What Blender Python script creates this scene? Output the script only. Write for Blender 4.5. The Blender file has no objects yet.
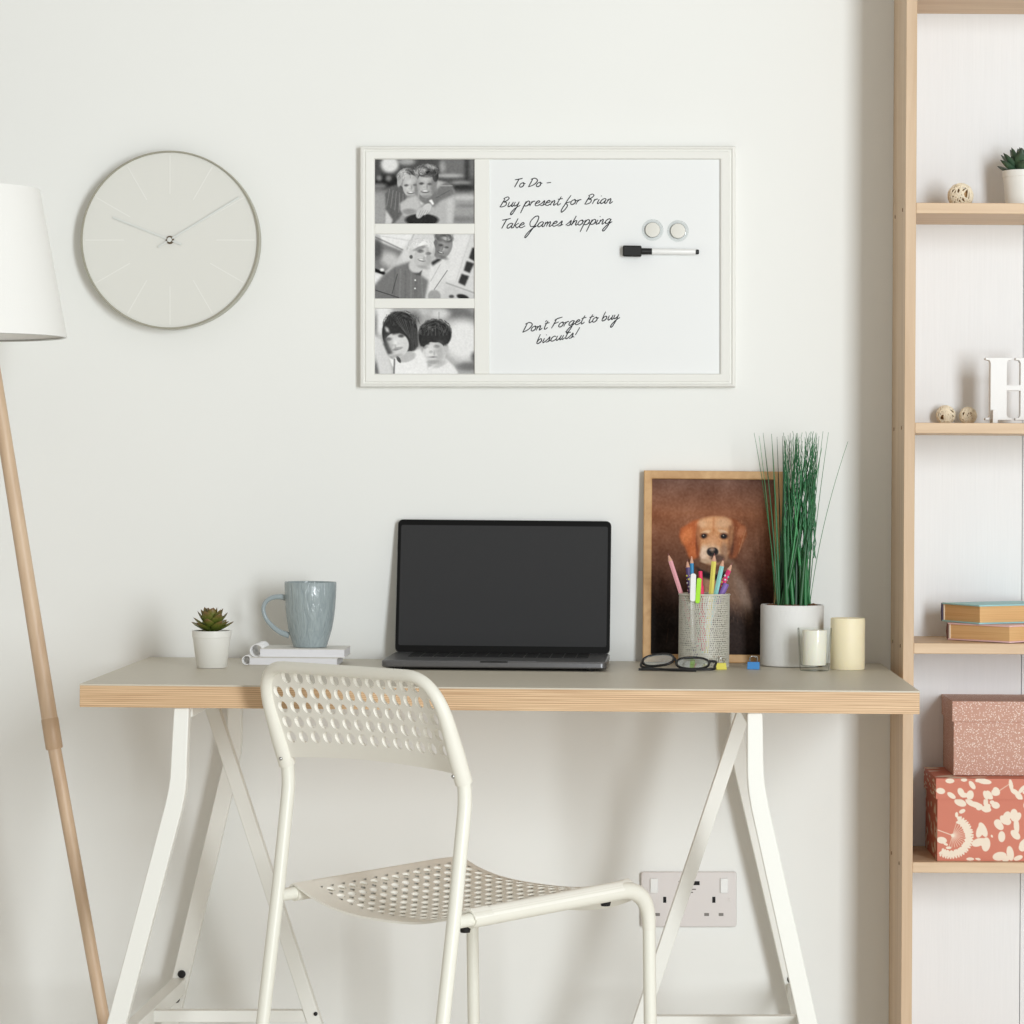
import bpy, bmesh, math, random
import numpy as np
from mathutils import Vector, Matrix
from math import sin, cos, pi, radians, sqrt, atan2
random.seed(7); np.random.seed(7)
C = bpy.context.scene.collection
F = 2987.0; CX = 617.0; CY = 477.0; CH = 1.01; CD = 4.6     # lens, principal point, eye height, distance to the wall
def s_at(Y): return (CD + Y) / F
def W(px, py, Y): return Vector(((px - CX) * s_at(Y), Y, CH + (CY - py) * s_at(Y)))
TILT = 0.0087
def deskz(X): return 0.7281 - TILT * (X + 0.158)

# ------------------------------------------------------------------ materials
def lin(c):
    c = [v / 255.0 for v in c[:3]]
    return tuple((v / 12.92 if v <= 0.04045 else ((v + 0.055) / 1.055) ** 2.4) for v in c)
def newmat(name):
    m = bpy.data.materials.new(name); m.use_nodes = True
    return m, m.node_tree, m.node_tree.nodes['Principled BSDF']
def mat(name, col, rough=0.5, metal=0.0, var=0.0, vscale=20.0, bump=0.0, bscale=60.0, trans=0.0, ior=1.45, sss=0.0, stretch=(1, 1, 1), coat=0.0, spec=0.5):
    m, nt, b = newmat(name)
    c = lin(col)
    b.inputs['Base Color'].default_value = (*c, 1)
    b.inputs['Roughness'].default_value = rough
    b.inputs['Metallic'].default_value = metal
    b.inputs['Transmission Weight'].default_value = trans
    b.inputs['IOR'].default_value = ior
    b.inputs['Coat Weight'].default_value = coat
    b.inputs['Specular IOR Level'].default_value = spec
    if sss:
        b.inputs['Subsurface Weight'].default_value = sss
        b.inputs['Subsurface Radius'].default_value = (.006, .005, .003)
    if var or bump:
        tc = nt.nodes.new('ShaderNodeTexCoord'); mp = nt.nodes.new('ShaderNodeMapping')
        mp.inputs['Scale'].default_value = stretch
        nt.links.new(tc.outputs['Object'], mp.inputs['Vector'])
    if var:
        n = nt.nodes.new('ShaderNodeTexNoise'); n.inputs['Scale'].default_value = vscale; n.inputs['Detail'].default_value = 5
        r = nt.nodes.new('ShaderNodeValToRGB')
        r.color_ramp.elements[0].position = .3; r.color_ramp.elements[1].position = .7
        r.color_ramp.elements[0].color = (*[max(0, v * (1 - var)) for v in c], 1)
        r.color_ramp.elements[1].color = (*[min(1, v * (1 + var * .6)) for v in c], 1)
        nt.links.new(mp.outputs[0], n.inputs['Vector']); nt.links.new(n.outputs['Fac'], r.inputs['Fac'])
        nt.links.new(r.outputs[0], b.inputs['Base Color'])
    if bump:
        n = nt.nodes.new('ShaderNodeTexNoise'); n.inputs['Scale'].default_value = bscale; n.inputs['Detail'].default_value = 4
        bp = nt.nodes.new('ShaderNodeBump'); bp.inputs['Strength'].default_value = bump; bp.inputs['Distance'].default_value = .002
        nt.links.new(mp.outputs[0], n.inputs['Vector']); nt.links.new(n.outputs['Fac'], bp.inputs['Height'])
        nt.links.new(bp.outputs[0], b.inputs['Normal'])
    return m
def wood(name, c1, c2, stretch, scale=1.0, rough=.5, bump=.15):
    m, nt, b = newmat(name)
    tc = nt.nodes.new('ShaderNodeTexCoord'); mp = nt.nodes.new('ShaderNodeMapping')
    mp.inputs['Scale'].default_value = stretch
    nt.links.new(tc.outputs['Object'], mp.inputs['Vector'])
    n = nt.nodes.new('ShaderNodeTexNoise'); n.inputs['Scale'].default_value = scale; n.inputs['Detail'].default_value = 6
    n.inputs['Distortion'].default_value = .6; n.inputs['Roughness'].default_value = .6
    r = nt.nodes.new('ShaderNodeValToRGB')
    r.color_ramp.elements[0].position = .32; r.color_ramp.elements[1].position = .68
    r.color_ramp.elements[0].color = (*lin(c1), 1); r.color_ramp.elements[1].color = (*lin(c2), 1)
    nt.links.new(mp.outputs[0], n.inputs['Vector']); nt.links.new(n.outputs['Fac'], r.inputs['Fac'])
    nt.links.new(r.outputs[0], b.inputs['Base Color'])
    b.inputs['Roughness'].default_value = rough
    bp = nt.nodes.new('ShaderNodeBump'); bp.inputs['Strength'].default_value = bump; bp.inputs['Distance'].default_value = .001
    nt.links.new(n.outputs['Fac'], bp.inputs['Height']); nt.links.new(bp.outputs[0], b.inputs['Normal'])
    return m
def plywood(name, ca, cb, layers=8, thick=.031):
    """bands across the board's thickness, broken up by grain that runs along the edge"""
    m, nt, b = newmat(name)
    tc = nt.nodes.new('ShaderNodeTexCoord')
    sp = nt.nodes.new('ShaderNodeSeparateXYZ'); nt.links.new(tc.outputs['Object'], sp.inputs[0])
    mp = nt.nodes.new('ShaderNodeMapping'); mp.inputs['Scale'].default_value = (7, 7, 800)
    nt.links.new(tc.outputs['Object'], mp.inputs['Vector'])
    n = nt.nodes.new('ShaderNodeTexNoise'); n.inputs['Scale'].default_value = 1; n.inputs['Detail'].default_value = 5
    nt.links.new(mp.outputs[0], n.inputs['Vector'])
    k = nt.nodes.new('ShaderNodeMath'); k.operation = 'MULTIPLY'; k.inputs[1].default_value = 2 * pi * layers / thick
    nt.links.new(sp.outputs['Z'], k.inputs[0])
    s = nt.nodes.new('ShaderNodeMath'); s.operation = 'SINE'; nt.links.new(k.outputs[0], s.inputs[0])
    s2 = nt.nodes.new('ShaderNodeMath'); s2.operation = 'MULTIPLY_ADD'; s2.inputs[1].default_value = .10; s2.inputs[2].default_value = 0
    nt.links.new(s.outputs[0], s2.inputs[0])
    a = nt.nodes.new('ShaderNodeMath'); a.operation = 'ADD'; nt.links.new(s2.outputs[0], a.inputs[0]); nt.links.new(n.outputs['Fac'], a.inputs[1])
    r = nt.nodes.new('ShaderNodeValToRGB')
    r.color_ramp.elements[0].position = .3; r.color_ramp.elements[1].position = .68
    r.color_ramp.elements[0].color = (*lin(ca), 1); r.color_ramp.elements[1].color = (*lin(cb), 1)
    nt.links.new(a.outputs[0], r.inputs['Fac']); nt.links.new(r.outputs[0], b.inputs['Base Color'])
    b.inputs['Roughness'].default_value = .5
    return m
def printed(name, rough=.5, coat=0.0, spec=.5):
    m, nt, b = newmat(name)
    at = nt.nodes.new('ShaderNodeAttribute'); at.attribute_name = 'Col'
    nt.links.new(at.outputs['Color'], b.inputs['Base Color'])
    b.inputs['Roughness'].default_value = rough; b.inputs['Coat Weight'].default_value = coat; b.inputs['Specular IOR Level'].default_value = spec
    return m
def dotted(name, base, dot, scale, size):
    m, nt, b = newmat(name)
    tc = nt.nodes.new('ShaderNodeTexCoord'); v = nt.nodes.new('ShaderNodeTexVoronoi'); v.inputs['Scale'].default_value = scale
    v.inputs['Randomness'].default_value = .8
    nt.links.new(tc.outputs['Object'], v.inputs['Vector'])
    r = nt.nodes.new('ShaderNodeValToRGB')
    r.color_ramp.elements[0].position = size; r.color_ramp.elements[1].position = size + .1
    r.color_ramp.elements[0].color = (*lin(dot), 1); r.color_ramp.elements[1].color = (*lin(base), 1)
    nt.links.new(v.outputs['Distance'], r.inputs['Fac']); nt.links.new(r.outputs[0], b.inputs['Base Color'])
    b.inputs['Roughness'].default_value = .55
    return m

M = {}
M['wall'] = mat('wall_paint', (238, 239, 236), .85, bump=.06, bscale=90, var=.012, vscale=2.5)
M['floor'] = wood('floor_boards', (230, 225, 216), (240, 236, 230), (2, 14, 2), 1)
M['laminate'] = mat('grey_laminate', (200, 193, 177), .42, var=.03, vscale=120, bump=.05, bscale=700)
M['ply'] = plywood('plywood_edge', (178, 141, 104), (221, 190, 152), 11)
M['oak_z'] = wood('pale_oak_upright', (196, 167, 135), (215, 189, 159), (26, 26, 1.6), 1.6)
M['oak_x'] = wood('pale_oak_shelf', (200, 170, 136), (220, 193, 161), (1.6, 26, 26), 1.6)
M['oak_frame'] = wood('oak_frame_wood', (186, 142, 92), (214, 174, 124), (14, 14, 14), 2)
M['beech'] = wood('beech_lamp_wood', (192, 163, 134), (214, 188, 159), (30, 30, 3), 1.2, .45)
M['beech_dark'] = wood('beech_lamp_joint', (180, 150, 120), (200, 172, 142), (30, 30, 3), 1.2, .45)
M['panel'] = mat('white_back_panel', (235, 237, 239), .6, bump=.12, bscale=1, var=.012, vscale=1, stretch=(260, 260, 12))
M['white_metal'] = mat('white_powder_coat', (235, 235, 229), .38)
M['chair_metal'] = mat('ivory_chair_enamel', (232, 231, 220), .3)
M['chair_plastic'] = mat('ivory_chair_plastic', (230, 228, 217), .42)
M['chair_panel'] = mat('ivory_panel_plastic', (240, 238, 229), .5)
M['black'] = mat('black_plastic', (22, 22, 23), .4)
M['rubber'] = mat('black_rubber', (18, 17, 17), .6)
M['steel'] = mat('bright_steel', (190, 190, 188), .25, 1)
M['clock_face'] = mat('clock_face_paper', (222, 222, 216), .6)
M['clock_rim'] = mat('clock_rim_metal', (176, 173, 158), .35, .6)
M['clock_mark'] = mat('clock_mark_paint', (231, 231, 226), .6)
M['hand_white'] = mat('clock_hand_metal', (226, 229, 226), .3, .2)
M['brass'] = mat('dark_brass', (112, 96, 72), .35, .8)
M['frame_white'] = mat('white_frame_wood', (234, 234, 229), .45, bump=.04, bscale=200)
M['board'] = mat('whiteboard_enamel', (235, 237, 237), .3)
M['ink'] = mat('black_marker_ink', (26, 28, 32), .6)
M['print_bw'] = printed('photo_print', .5, spec=.12)
M['print_dog'] = printed('dog_photo_print', .5, spec=.12)
M['print_box'] = printed('floral_print', .6)
def thin_glass(name, face, edge, gloss=.06, k=.35):
    m, nt, b = newmat(name); nt.nodes.remove(b); out = nt.nodes['Material Output']
    lw_ = nt.nodes.new('ShaderNodeLayerWeight'); lw_.inputs['Blend'].default_value = k
    r = nt.nodes.new('ShaderNodeValToRGB'); r.color_ramp.elements[0].color = (*lin(face), 1); r.color_ramp.elements[1].color = (*lin(edge), 1)
    r.color_ramp.elements[0].position = .5; nt.links.new(lw_.outputs['Facing'], r.inputs['Fac'])
    t = nt.nodes.new('ShaderNodeBsdfTransparent'); nt.links.new(r.outputs[0], t.inputs['Color'])
    g = nt.nodes.new('ShaderNodeBsdfGlossy'); g.inputs['Roughness'].default_value = .03
    p_ = nt.nodes.new('ShaderNodeMath'); p_.operation = 'POWER'; p_.inputs[1].default_value = 4; nt.links.new(lw_.outputs['Facing'], p_.inputs[0])
    a = nt.nodes.new('ShaderNodeMath'); a.operation = 'MULTIPLY_ADD'; a.inputs[1].default_value = .5; a.inputs[2].default_value = gloss + .02; nt.links.new(p_.outputs[0], a.inputs[0])
    mx = nt.nodes.new('ShaderNodeMixShader'); nt.links.new(a.outputs[0], mx.inputs[0]); nt.links.new(t.outputs[0], mx.inputs[1]); nt.links.new(g.outputs[0], mx.inputs[2])
    nt.links.new(mx.outputs[0], out.inputs['Surface']); return m
M['clear'] = thin_glass('clear_acrylic', (250, 251, 251), (196, 202, 204), .02)
M['glass'] = thin_glass('clear_glass', (253, 254, 253), (150, 155, 146), .0)
M['pale_silver'] = mat('brushed_silver', (205, 203, 195), .4, .35)
M['white_plastic'] = mat('white_plastic', (238, 239, 238), .35)
M['socket'] = mat('socket_plastic', (221, 216, 214), .35)
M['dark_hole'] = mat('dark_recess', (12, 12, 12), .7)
M['grey_mark'] = mat('grey_print', (130, 126, 122), .7)
M['space_grey'] = mat('dark_aluminium', (112, 112, 114), .34, .7)
M['bezel'] = mat('black_glass_bezel', (6, 7, 8), .3, spec=.25)
M['screen'] = mat('screen_glass', (57, 57, 58), .6, spec=.12)
M['pot_white'] = mat('white_ceramic', (238, 238, 233), .38)
M['pot_textured'] = mat('white_textured_ceramic', (230, 230, 228), .6, bump=.15, bscale=1, stretch=(60, 60, 500))
M['soil'] = mat('brown_soil', (120, 84, 58), .95, var=.5, vscale=300, bump=1, bscale=300)
M['wax_ivory'] = mat('ivory_wax', (244, 233, 200), .5, sss=.25, bump=.05, bscale=60, var=.03, vscale=30)
M['wax_white'] = mat('white_wax', (252, 246, 234), .5, sss=.25)
M['wick'] = mat('wick_cotton', (230, 225, 210), .8)
M['paper'] = mat('paper_edges', (232, 232, 236), .8, var=.05, vscale=1, stretch=(60, 60, 2500))
M['cover_grey'] = mat('pale_notebook_cover', (226, 224, 218), .5)
M['wire_white'] = mat('white_wire', (238, 238, 238), .35)
M['shade'] = mat('white_linen_shade', (242, 242, 239), .8, bump=.1, bscale=500)
M['rattan'] = mat('bleached_rattan', (247, 236, 212), .6, var=.12, vscale=120)
M['rattan_dark'] = mat('rattan_core', (196, 158, 112), .9)
M['pages_old'] = wood('aged_page_edges', (206, 160, 104), (228, 188, 136), (4, 4, 900), 1, .8)
M['cover_blue'] = mat('pale_blue_book_cloth', (158, 208, 212), .5)
M['cover_pink'] = mat('pale_pink_book_cloth', (228, 190, 190), .5)
M['spine_dark'] = mat('dark_spine_cloth', (70, 62, 84), .6)
M['spine_brown'] = mat('brown_spine_cloth', (96, 66, 58), .6)
M['headband'] = mat('cream_headband', (240, 228, 206), .7)
M['dotted'] = dotted('dotted_pink_paper', (190, 144, 125), (232, 214, 203), 400, .29)
M['letter'] = mat('white_painted_wood', (237, 237, 236), .5)
M['lens_glass'] = thin_glass('spectacle_glass', (236, 240, 240), (214, 220, 220), .16)
M['leaf_painted'] = printed('succulent_leaf_colours', .45)
M['blade_painted'] = printed('grass_blade_colours', .42)
def leafmat(name, c1, c2, scale, rough=.45, tip=None):
    return wood(name, c1, c2, (scale, scale, scale), 1, rough, .1)
M['succulent_red'] = leafmat('olive_succulent_leaf', (70, 84, 30), (112, 122, 56), 40)
M['succulent_tip'] = mat('reddish_leaf_tip', (122, 76, 52), .5)
M['succulent_blue'] = leafmat('blue_green_succulent_leaf', (44, 72, 54), (82, 116, 88), 40)
M['grass'] = leafmat('green_grass_blade', (26, 84, 50), (58, 130, 84), 16, .4)
def mugmat():
    m, nt, b = newmat('grey_blue_glaze')
    b.inputs['Base Color'].default_value = (*lin((158, 170, 174)), 1); b.inputs['Roughness'].default_value = .16
    tc = nt.nodes.new('ShaderNodeTexCoord'); mp = nt.nodes.new('ShaderNodeMapping'); mp.inputs['Scale'].default_value = (170, 170, 30)
    n = nt.nodes.new('ShaderNodeTexNoise'); n.inputs['Scale'].default_value = 1; n.inputs['Detail'].default_value = 3; n.inputs['Distortion'].default_value = 1.2
    nt.links.new(tc.outputs['Object'], mp.inputs[0]); nt.links.new(mp.outputs[0], n.inputs['Vector'])
    bp = nt.nodes.new('ShaderNodeBump'); bp.inputs['Strength'].default_value = .7; bp.inputs['Distance'].default_value = .0025
    nt.links.new(n.outputs['Fac'], bp.inputs['Height']); nt.links.new(bp.outputs[0], b.inputs['Normal'])
    r = nt.nodes.new('ShaderNodeValToRGB'); r.color_ramp.elements[0].position = .35; r.color_ramp.elements[1].position = .65
    r.color_ramp.elements[0].color = (*lin((150, 162, 166)), 1); r.color_ramp.elements[1].color = (*lin((166, 178, 180)), 1)
    nt.links.new(n.outputs['Fac'], r.inputs['Fac']); nt.links.new(r.outputs[0], b.inputs['Base Color'])
    return m
M['mug'] = mugmat()
M['mug_plain'] = mat('grey_blue_glaze_plain', (160, 172, 176), .16)
for k_, c_ in dict(pink=(232, 168, 176), yellow=(226, 216, 106), cyan=(150, 214, 214), magenta=(226, 62, 120), navy=(84, 66, 120), lime=(168, 232, 40),
                   hotpink=(232, 50, 100), purple=(134, 104, 178), blue=(44, 134, 186), raw=(214, 166, 140), clipblue=(74, 146, 214), clipyellow=(232, 222, 100)).items():
    M[k_] = mat(k_ + '_lacquer', c_, .4)
M['lead'] = mat('pencil_lead', (120, 70, 70), .6)
M['perf'] = mat('perforated_silver_metal', (206, 204, 192), .5, .15)

# ------------------------------------------------------------------ geometry collector
class G:
    def __init__(s): s.v = []; s.f = []; s.c = {}
    def add(s, vs, fs, col=None):
        o = len(s.v); s.v += [tuple(v) for v in vs]; s.f += [tuple(i + o for i in f) for f in fs]
        if col is not None:
            for i in range(len(vs)): s.c[o + i] = col
        return o
    def box(s, c, d, R=None, skip=()):
        x, y, z = [v / 2 for v in d]; c = Vector(c)
        vs = [Vector(p) for p in ((-x, -y, -z), (x, -y, -z), (x, y, -z), (-x, y, -z), (-x, -y, z), (x, -y, z), (x, y, z), (-x, y, z))]
        if R is not None: vs = [R @ v for v in vs]
        fs = dict(b=(0, 3, 2, 1), t=(4, 5, 6, 7), f=(0, 1, 5, 4), r=(1, 2, 6, 5), k=(2, 3, 7, 6), l=(3, 0, 4, 7))
        s.add([v + c for v in vs], [f for k, f in fs.items() if k not in skip]); return s
    def bb(s, x0, x1, y0, y1, z0, z1, skip=()): return s.box(((x0 + x1) / 2, (y0 + y1) / 2, (z0 + z1) / 2), (abs(x1 - x0), abs(y1 - y0), abs(z1 - z0)), skip=skip)
    def lathe(s, prof, n=48, c=(0, 0, 0), R=None, jitter=None):
        """prof: (r, z) pairs; r = 0 closes the end"""
        c = Vector(c); rings = []; vs = []
        for (r, z) in prof:
            if r <= 1e-7: rings.append([len(vs)]); vs.append(Vector((0, 0, z)))
            else:
                rings.append(list(range(len(vs), len(vs) + n)))
                for i in range(n):
                    a = 2 * pi * i / n; rr = r
                    if jitter: rr = r * (1 + jitter(a, z))
                    vs.append(Vector((rr * cos(a), rr * sin(a), z)))
        fs = []
        for a, b in zip(rings, rings[1:]):
            for i in range(n):
                j = (i + 1) % n
                if len(a) == 1 and len(b) == 1: continue
                if len(a) == 1: fs.append((a[0], b[j], b[i]))
                elif len(b) == 1: fs.append((a[i], a[j], b[0]))
                else: fs.append((a[i], a[j], b[j], b[i]))
        if R is not None: vs = [R @ v for v in vs]
        s.add([v + c for v in vs], fs); return s
    def tube(s, pts, r, n=12, closed=False, cap=True, flat=None):
        pts = [Vector(p) for p in pts]; m = len(pts)
        rr = r if isinstance(r, (list, tuple)) else [r] * m
        T = []
        for i in range(m):
            if closed: t = pts[(i + 1) % m] - pts[i - 1]
            else: t = pts[min(i + 1, m - 1)] - pts[max(i - 1, 0)]
            T.append(t.normalized() if t.length > 1e-9 else Vector((0, 0, 1)))
        up = Vector((0, 0, 1)) if abs(T[0].z) < .9 else Vector((0, 1, 0))
        if flat is not None: up = Vector(flat)
        N = (up - T[0] * up.dot(T[0])).normalized(); vs = []
        for i in range(m):
            N = (N - T[i] * N.dot(T[i])); N = N.normalized() if N.length > 1e-9 else T[i].orthogonal().normalized()
            B = T[i].cross(N)
            kf = .35 if flat is not None else 1
            for k in range(n):
                a = 2 * pi * k / n; vs.append(pts[i] + N * cos(a) * rr[i] * kf + B * sin(a) * rr[i])
        fs = []
        for i in range(m if closed else m - 1):
            a = i * n; b = ((i + 1) % m) * n
            for k in range(n): fs.append((a + k, a + (k + 1) % n, b + (k + 1) % n, b + k))
        if cap and not closed: fs.append(tuple(range(n - 1, -1, -1))); fs.append(tuple(range((m - 1) * n, m * n)))
        s.add(vs, fs); return s
    def cyl(s, a, b, r, n=20, r2=None): return s.tube([a, b], [r, r if r2 is None else r2], n)
    def prism(s, poly, a0, a1, axis='y'):
        """poly in the plane across the axis; for y: (x, z)"""
        n = len(poly)
        def P(p, t): return {'y': (p[0], t, p[1]), 'z': (p[0], p[1], t), 'x': (t, p[0], p[1])}[axis]
        vs = [P(p, a0) for p in poly] + [P(p, a1) for p in poly]
        fs = [tuple(range(n)), tuple(range(2 * n - 1, n - 1, -1))] + [(i, (i + 1) % n, n + (i + 1) % n, n + i)[::-1] for i in range(n)]
        s.add(vs, fs); return s
    def sphere(s, c, r, n=16, sc=(1, 1, 1)):
        m = n // 2; prof = [(sin(pi * i / m) * r if 0 < i < m else 0, -cos(pi * i / m) * r) for i in range(m + 1)]
        g = G().lathe(prof, n); s.add([Vector((v[0] * sc[0], v[1] * sc[1], v[2] * sc[2])) + Vector(c) for v in g.v], g.f); return s
    def xf(s, Mx): s.v = [tuple(Mx @ Vector(v)) for v in s.v]; return s

def part(name, g, m, parent=None, loc=None, rot=None, smooth=False, bevel=0, label=None, seg=2, recalc=True, ang=38):
    me = bpy.data.meshes.new(name); me.from_pydata(g.v, [], g.f)
    if recalc:
        bm = bmesh.new(); bm.from_mesh(me); bmesh.ops.recalc_face_normals(bm, faces=bm.faces); bm.to_mesh(me); bm.free()
    if g.c:
        at = me.color_attributes.new('Col', 'FLOAT_COLOR', 'POINT')
        arr = np.ones((len(g.v), 4), dtype=np.float32)
        for i, c in g.c.items(): arr[i, :3] = c
        at.data.foreach_set('color', arr.ravel())
    me.materials.append(m)
    if smooth:
        me.polygons.foreach_set('use_smooth', [True] * len(me.polygons)); me.set_sharp_from_angle(angle=radians(ang))
    me.update()
    o = bpy.data.objects.new(name, me); C.objects.link(o)
    if parent: o.parent = parent
    if loc is not None: o.location = loc
    if rot is not None: o.rotation_euler = rot
    if bevel:
        b = o.modifiers.new('bevel', 'BEVEL'); b.width = bevel; b.segments = seg; b.limit_method = 'ANGLE'; b.angle_limit = radians(40)
        me.polygons.foreach_set('use_smooth', [True] * len(me.polygons)); me.set_sharp_from_angle(angle=radians(ang))
    if label: o['label'] = label
    return o
def tag(o, label, cat, group=None):
    o['label'] = label; o['category'] = cat
    if group: o['group'] = group
    return o
def thing(name, label, cat, loc=(0, 0, 0), rot=(0, 0, 0), group=None):
    o = bpy.data.objects.new(name, None); C.objects.link(o); o.empty_display_size = .02
    o.location = loc; o.rotation_euler = rot
    return tag(o, label, cat, group)
def struct(o): o['kind'] = 'structure'; return o
def spline(pts, k=6):
    """Catmull-Rom through the points"""
    P = [Vector(p) for p in pts]
    if len(P) < 3: return P
    P = [2 * P[0] - P[1]] + P + [2 * P[-1] - P[-2]]; out = []
    for i in range(1, len(P) - 2):
        for j in range(k):
            t = j / k; a, b, c, d = P[i - 1], P[i], P[i + 1], P[i + 2]
            out.append(.5 * ((2 * b) + (c - a) * t + (2 * a - 5 * b + 4 * c - d) * t * t + (3 * b - a - 3 * c + d) * t ** 3))
    out.append(P[-2]); return out
def rrect(x0, x1, z0, z1, r, n=5):
    out = []
    for cx, cz, a0 in ((x1 - r, z1 - r, 0), (x0 + r, z1 - r, 90), (x0 + r, z0 + r, 180), (x1 - r, z0 + r, 270)):
        for i in range(n + 1):
            a = radians(a0 + 90 * i / n); out.append((cx + r * cos(a), cz + r * sin(a)))
    return out
def perforate(g, fn, cells, thick, n=16, wall=True, rim=0.0):
    """cells: (u0, u1, v0, v1, hole_u, hole_v, ru, rv) ; fn(u, v, t) -> point. Real through-holes with walls."""
    for (u0, u1, v0, v1, hu, hv, ru, rv) in cells:
        cu, cv = (u0 + u1) / 2, (v0 + v1) / 2; vs = []
        for t in (0, thick):
            for i in range(n):
                a = 2 * pi * (i + .0) / n; k = max(abs(cos(a)), abs(sin(a)))
                vs.append(fn(cu + (u1 - u0) / 2 * cos(a) / k, cv + (v1 - v0) / 2 * sin(a) / k, t))
            for i in range(n):
                a = 2 * pi * i / n; vs.append(fn(hu + ru * cos(a), hv + rv * sin(a), t))
        fs = []
        for i in range(n):
            j = (i + 1) % n
            fs.append((i, j, n + j, n + i)); fs.append((2 * n + i, 3 * n + i, 3 * n + j, 2 * n + j))
            if wall and not rim: fs.append((n + i, n + j, 3 * n + j, 3 * n + i))
        if rim:     # a short collar round each hole, longer than the sheet is thick
            for k_, t in ((1, rim), (1.13, rim), (1.13, thick)):
                for i in range(n):
                    a = 2 * pi * i / n; vs.append(fn(hu + ru * k_ * cos(a), hv + rv * k_ * sin(a), t))
            for i in range(n):
                j = (i + 1) % n
                fs += [(n + i, n + j, 4 * n + j, 4 * n + i), (4 * n + i, 4 * n + j, 5 * n + j, 5 * n + i), (5 * n + i, 5 * n + j, 6 * n + j, 6 * n + i)]
        g.add(vs, fs)
def patch(g, fn, u0, u1, v0, v1, nu, nv, thick, edges=''):
    vs = []
    for t in (0, thick):
        for j in range(nv + 1):
            for i in range(nu + 1): vs.append(fn(u0 + (u1 - u0) * i / nu, v0 + (v1 - v0) * j / nv, t))
    N = (nu + 1) * (nv + 1); fs = []
    for j in range(nv):
        for i in range(nu):
            a = j * (nu + 1) + i; q = (a, a + 1, a + nu + 2, a + nu + 1); fs.append(q); fs.append(tuple(N + k for k in q[::-1]))
    if 'b' in edges: fs += [(i, N + i, N + i + 1, i + 1) for i in range(nu)]
    if 't' in edges: b = nv * (nu + 1); fs += [(b + i, b + i + 1, N + b + i + 1, N + b + i) for i in range(nu)]
    if 'l' in edges: fs += [(j * (nu + 1), (j + 1) * (nu + 1), N + (j + 1) * (nu + 1), N + j * (nu + 1)) for j in range(nv)]
    if 'r' in edges: fs += [(j * (nu + 1) + nu, N + j * (nu + 1) + nu, N + (j + 1) * (nu + 1) + nu, (j + 1) * (nu + 1) + nu) for j in range(nv)]
    g.add(vs, fs)

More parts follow.
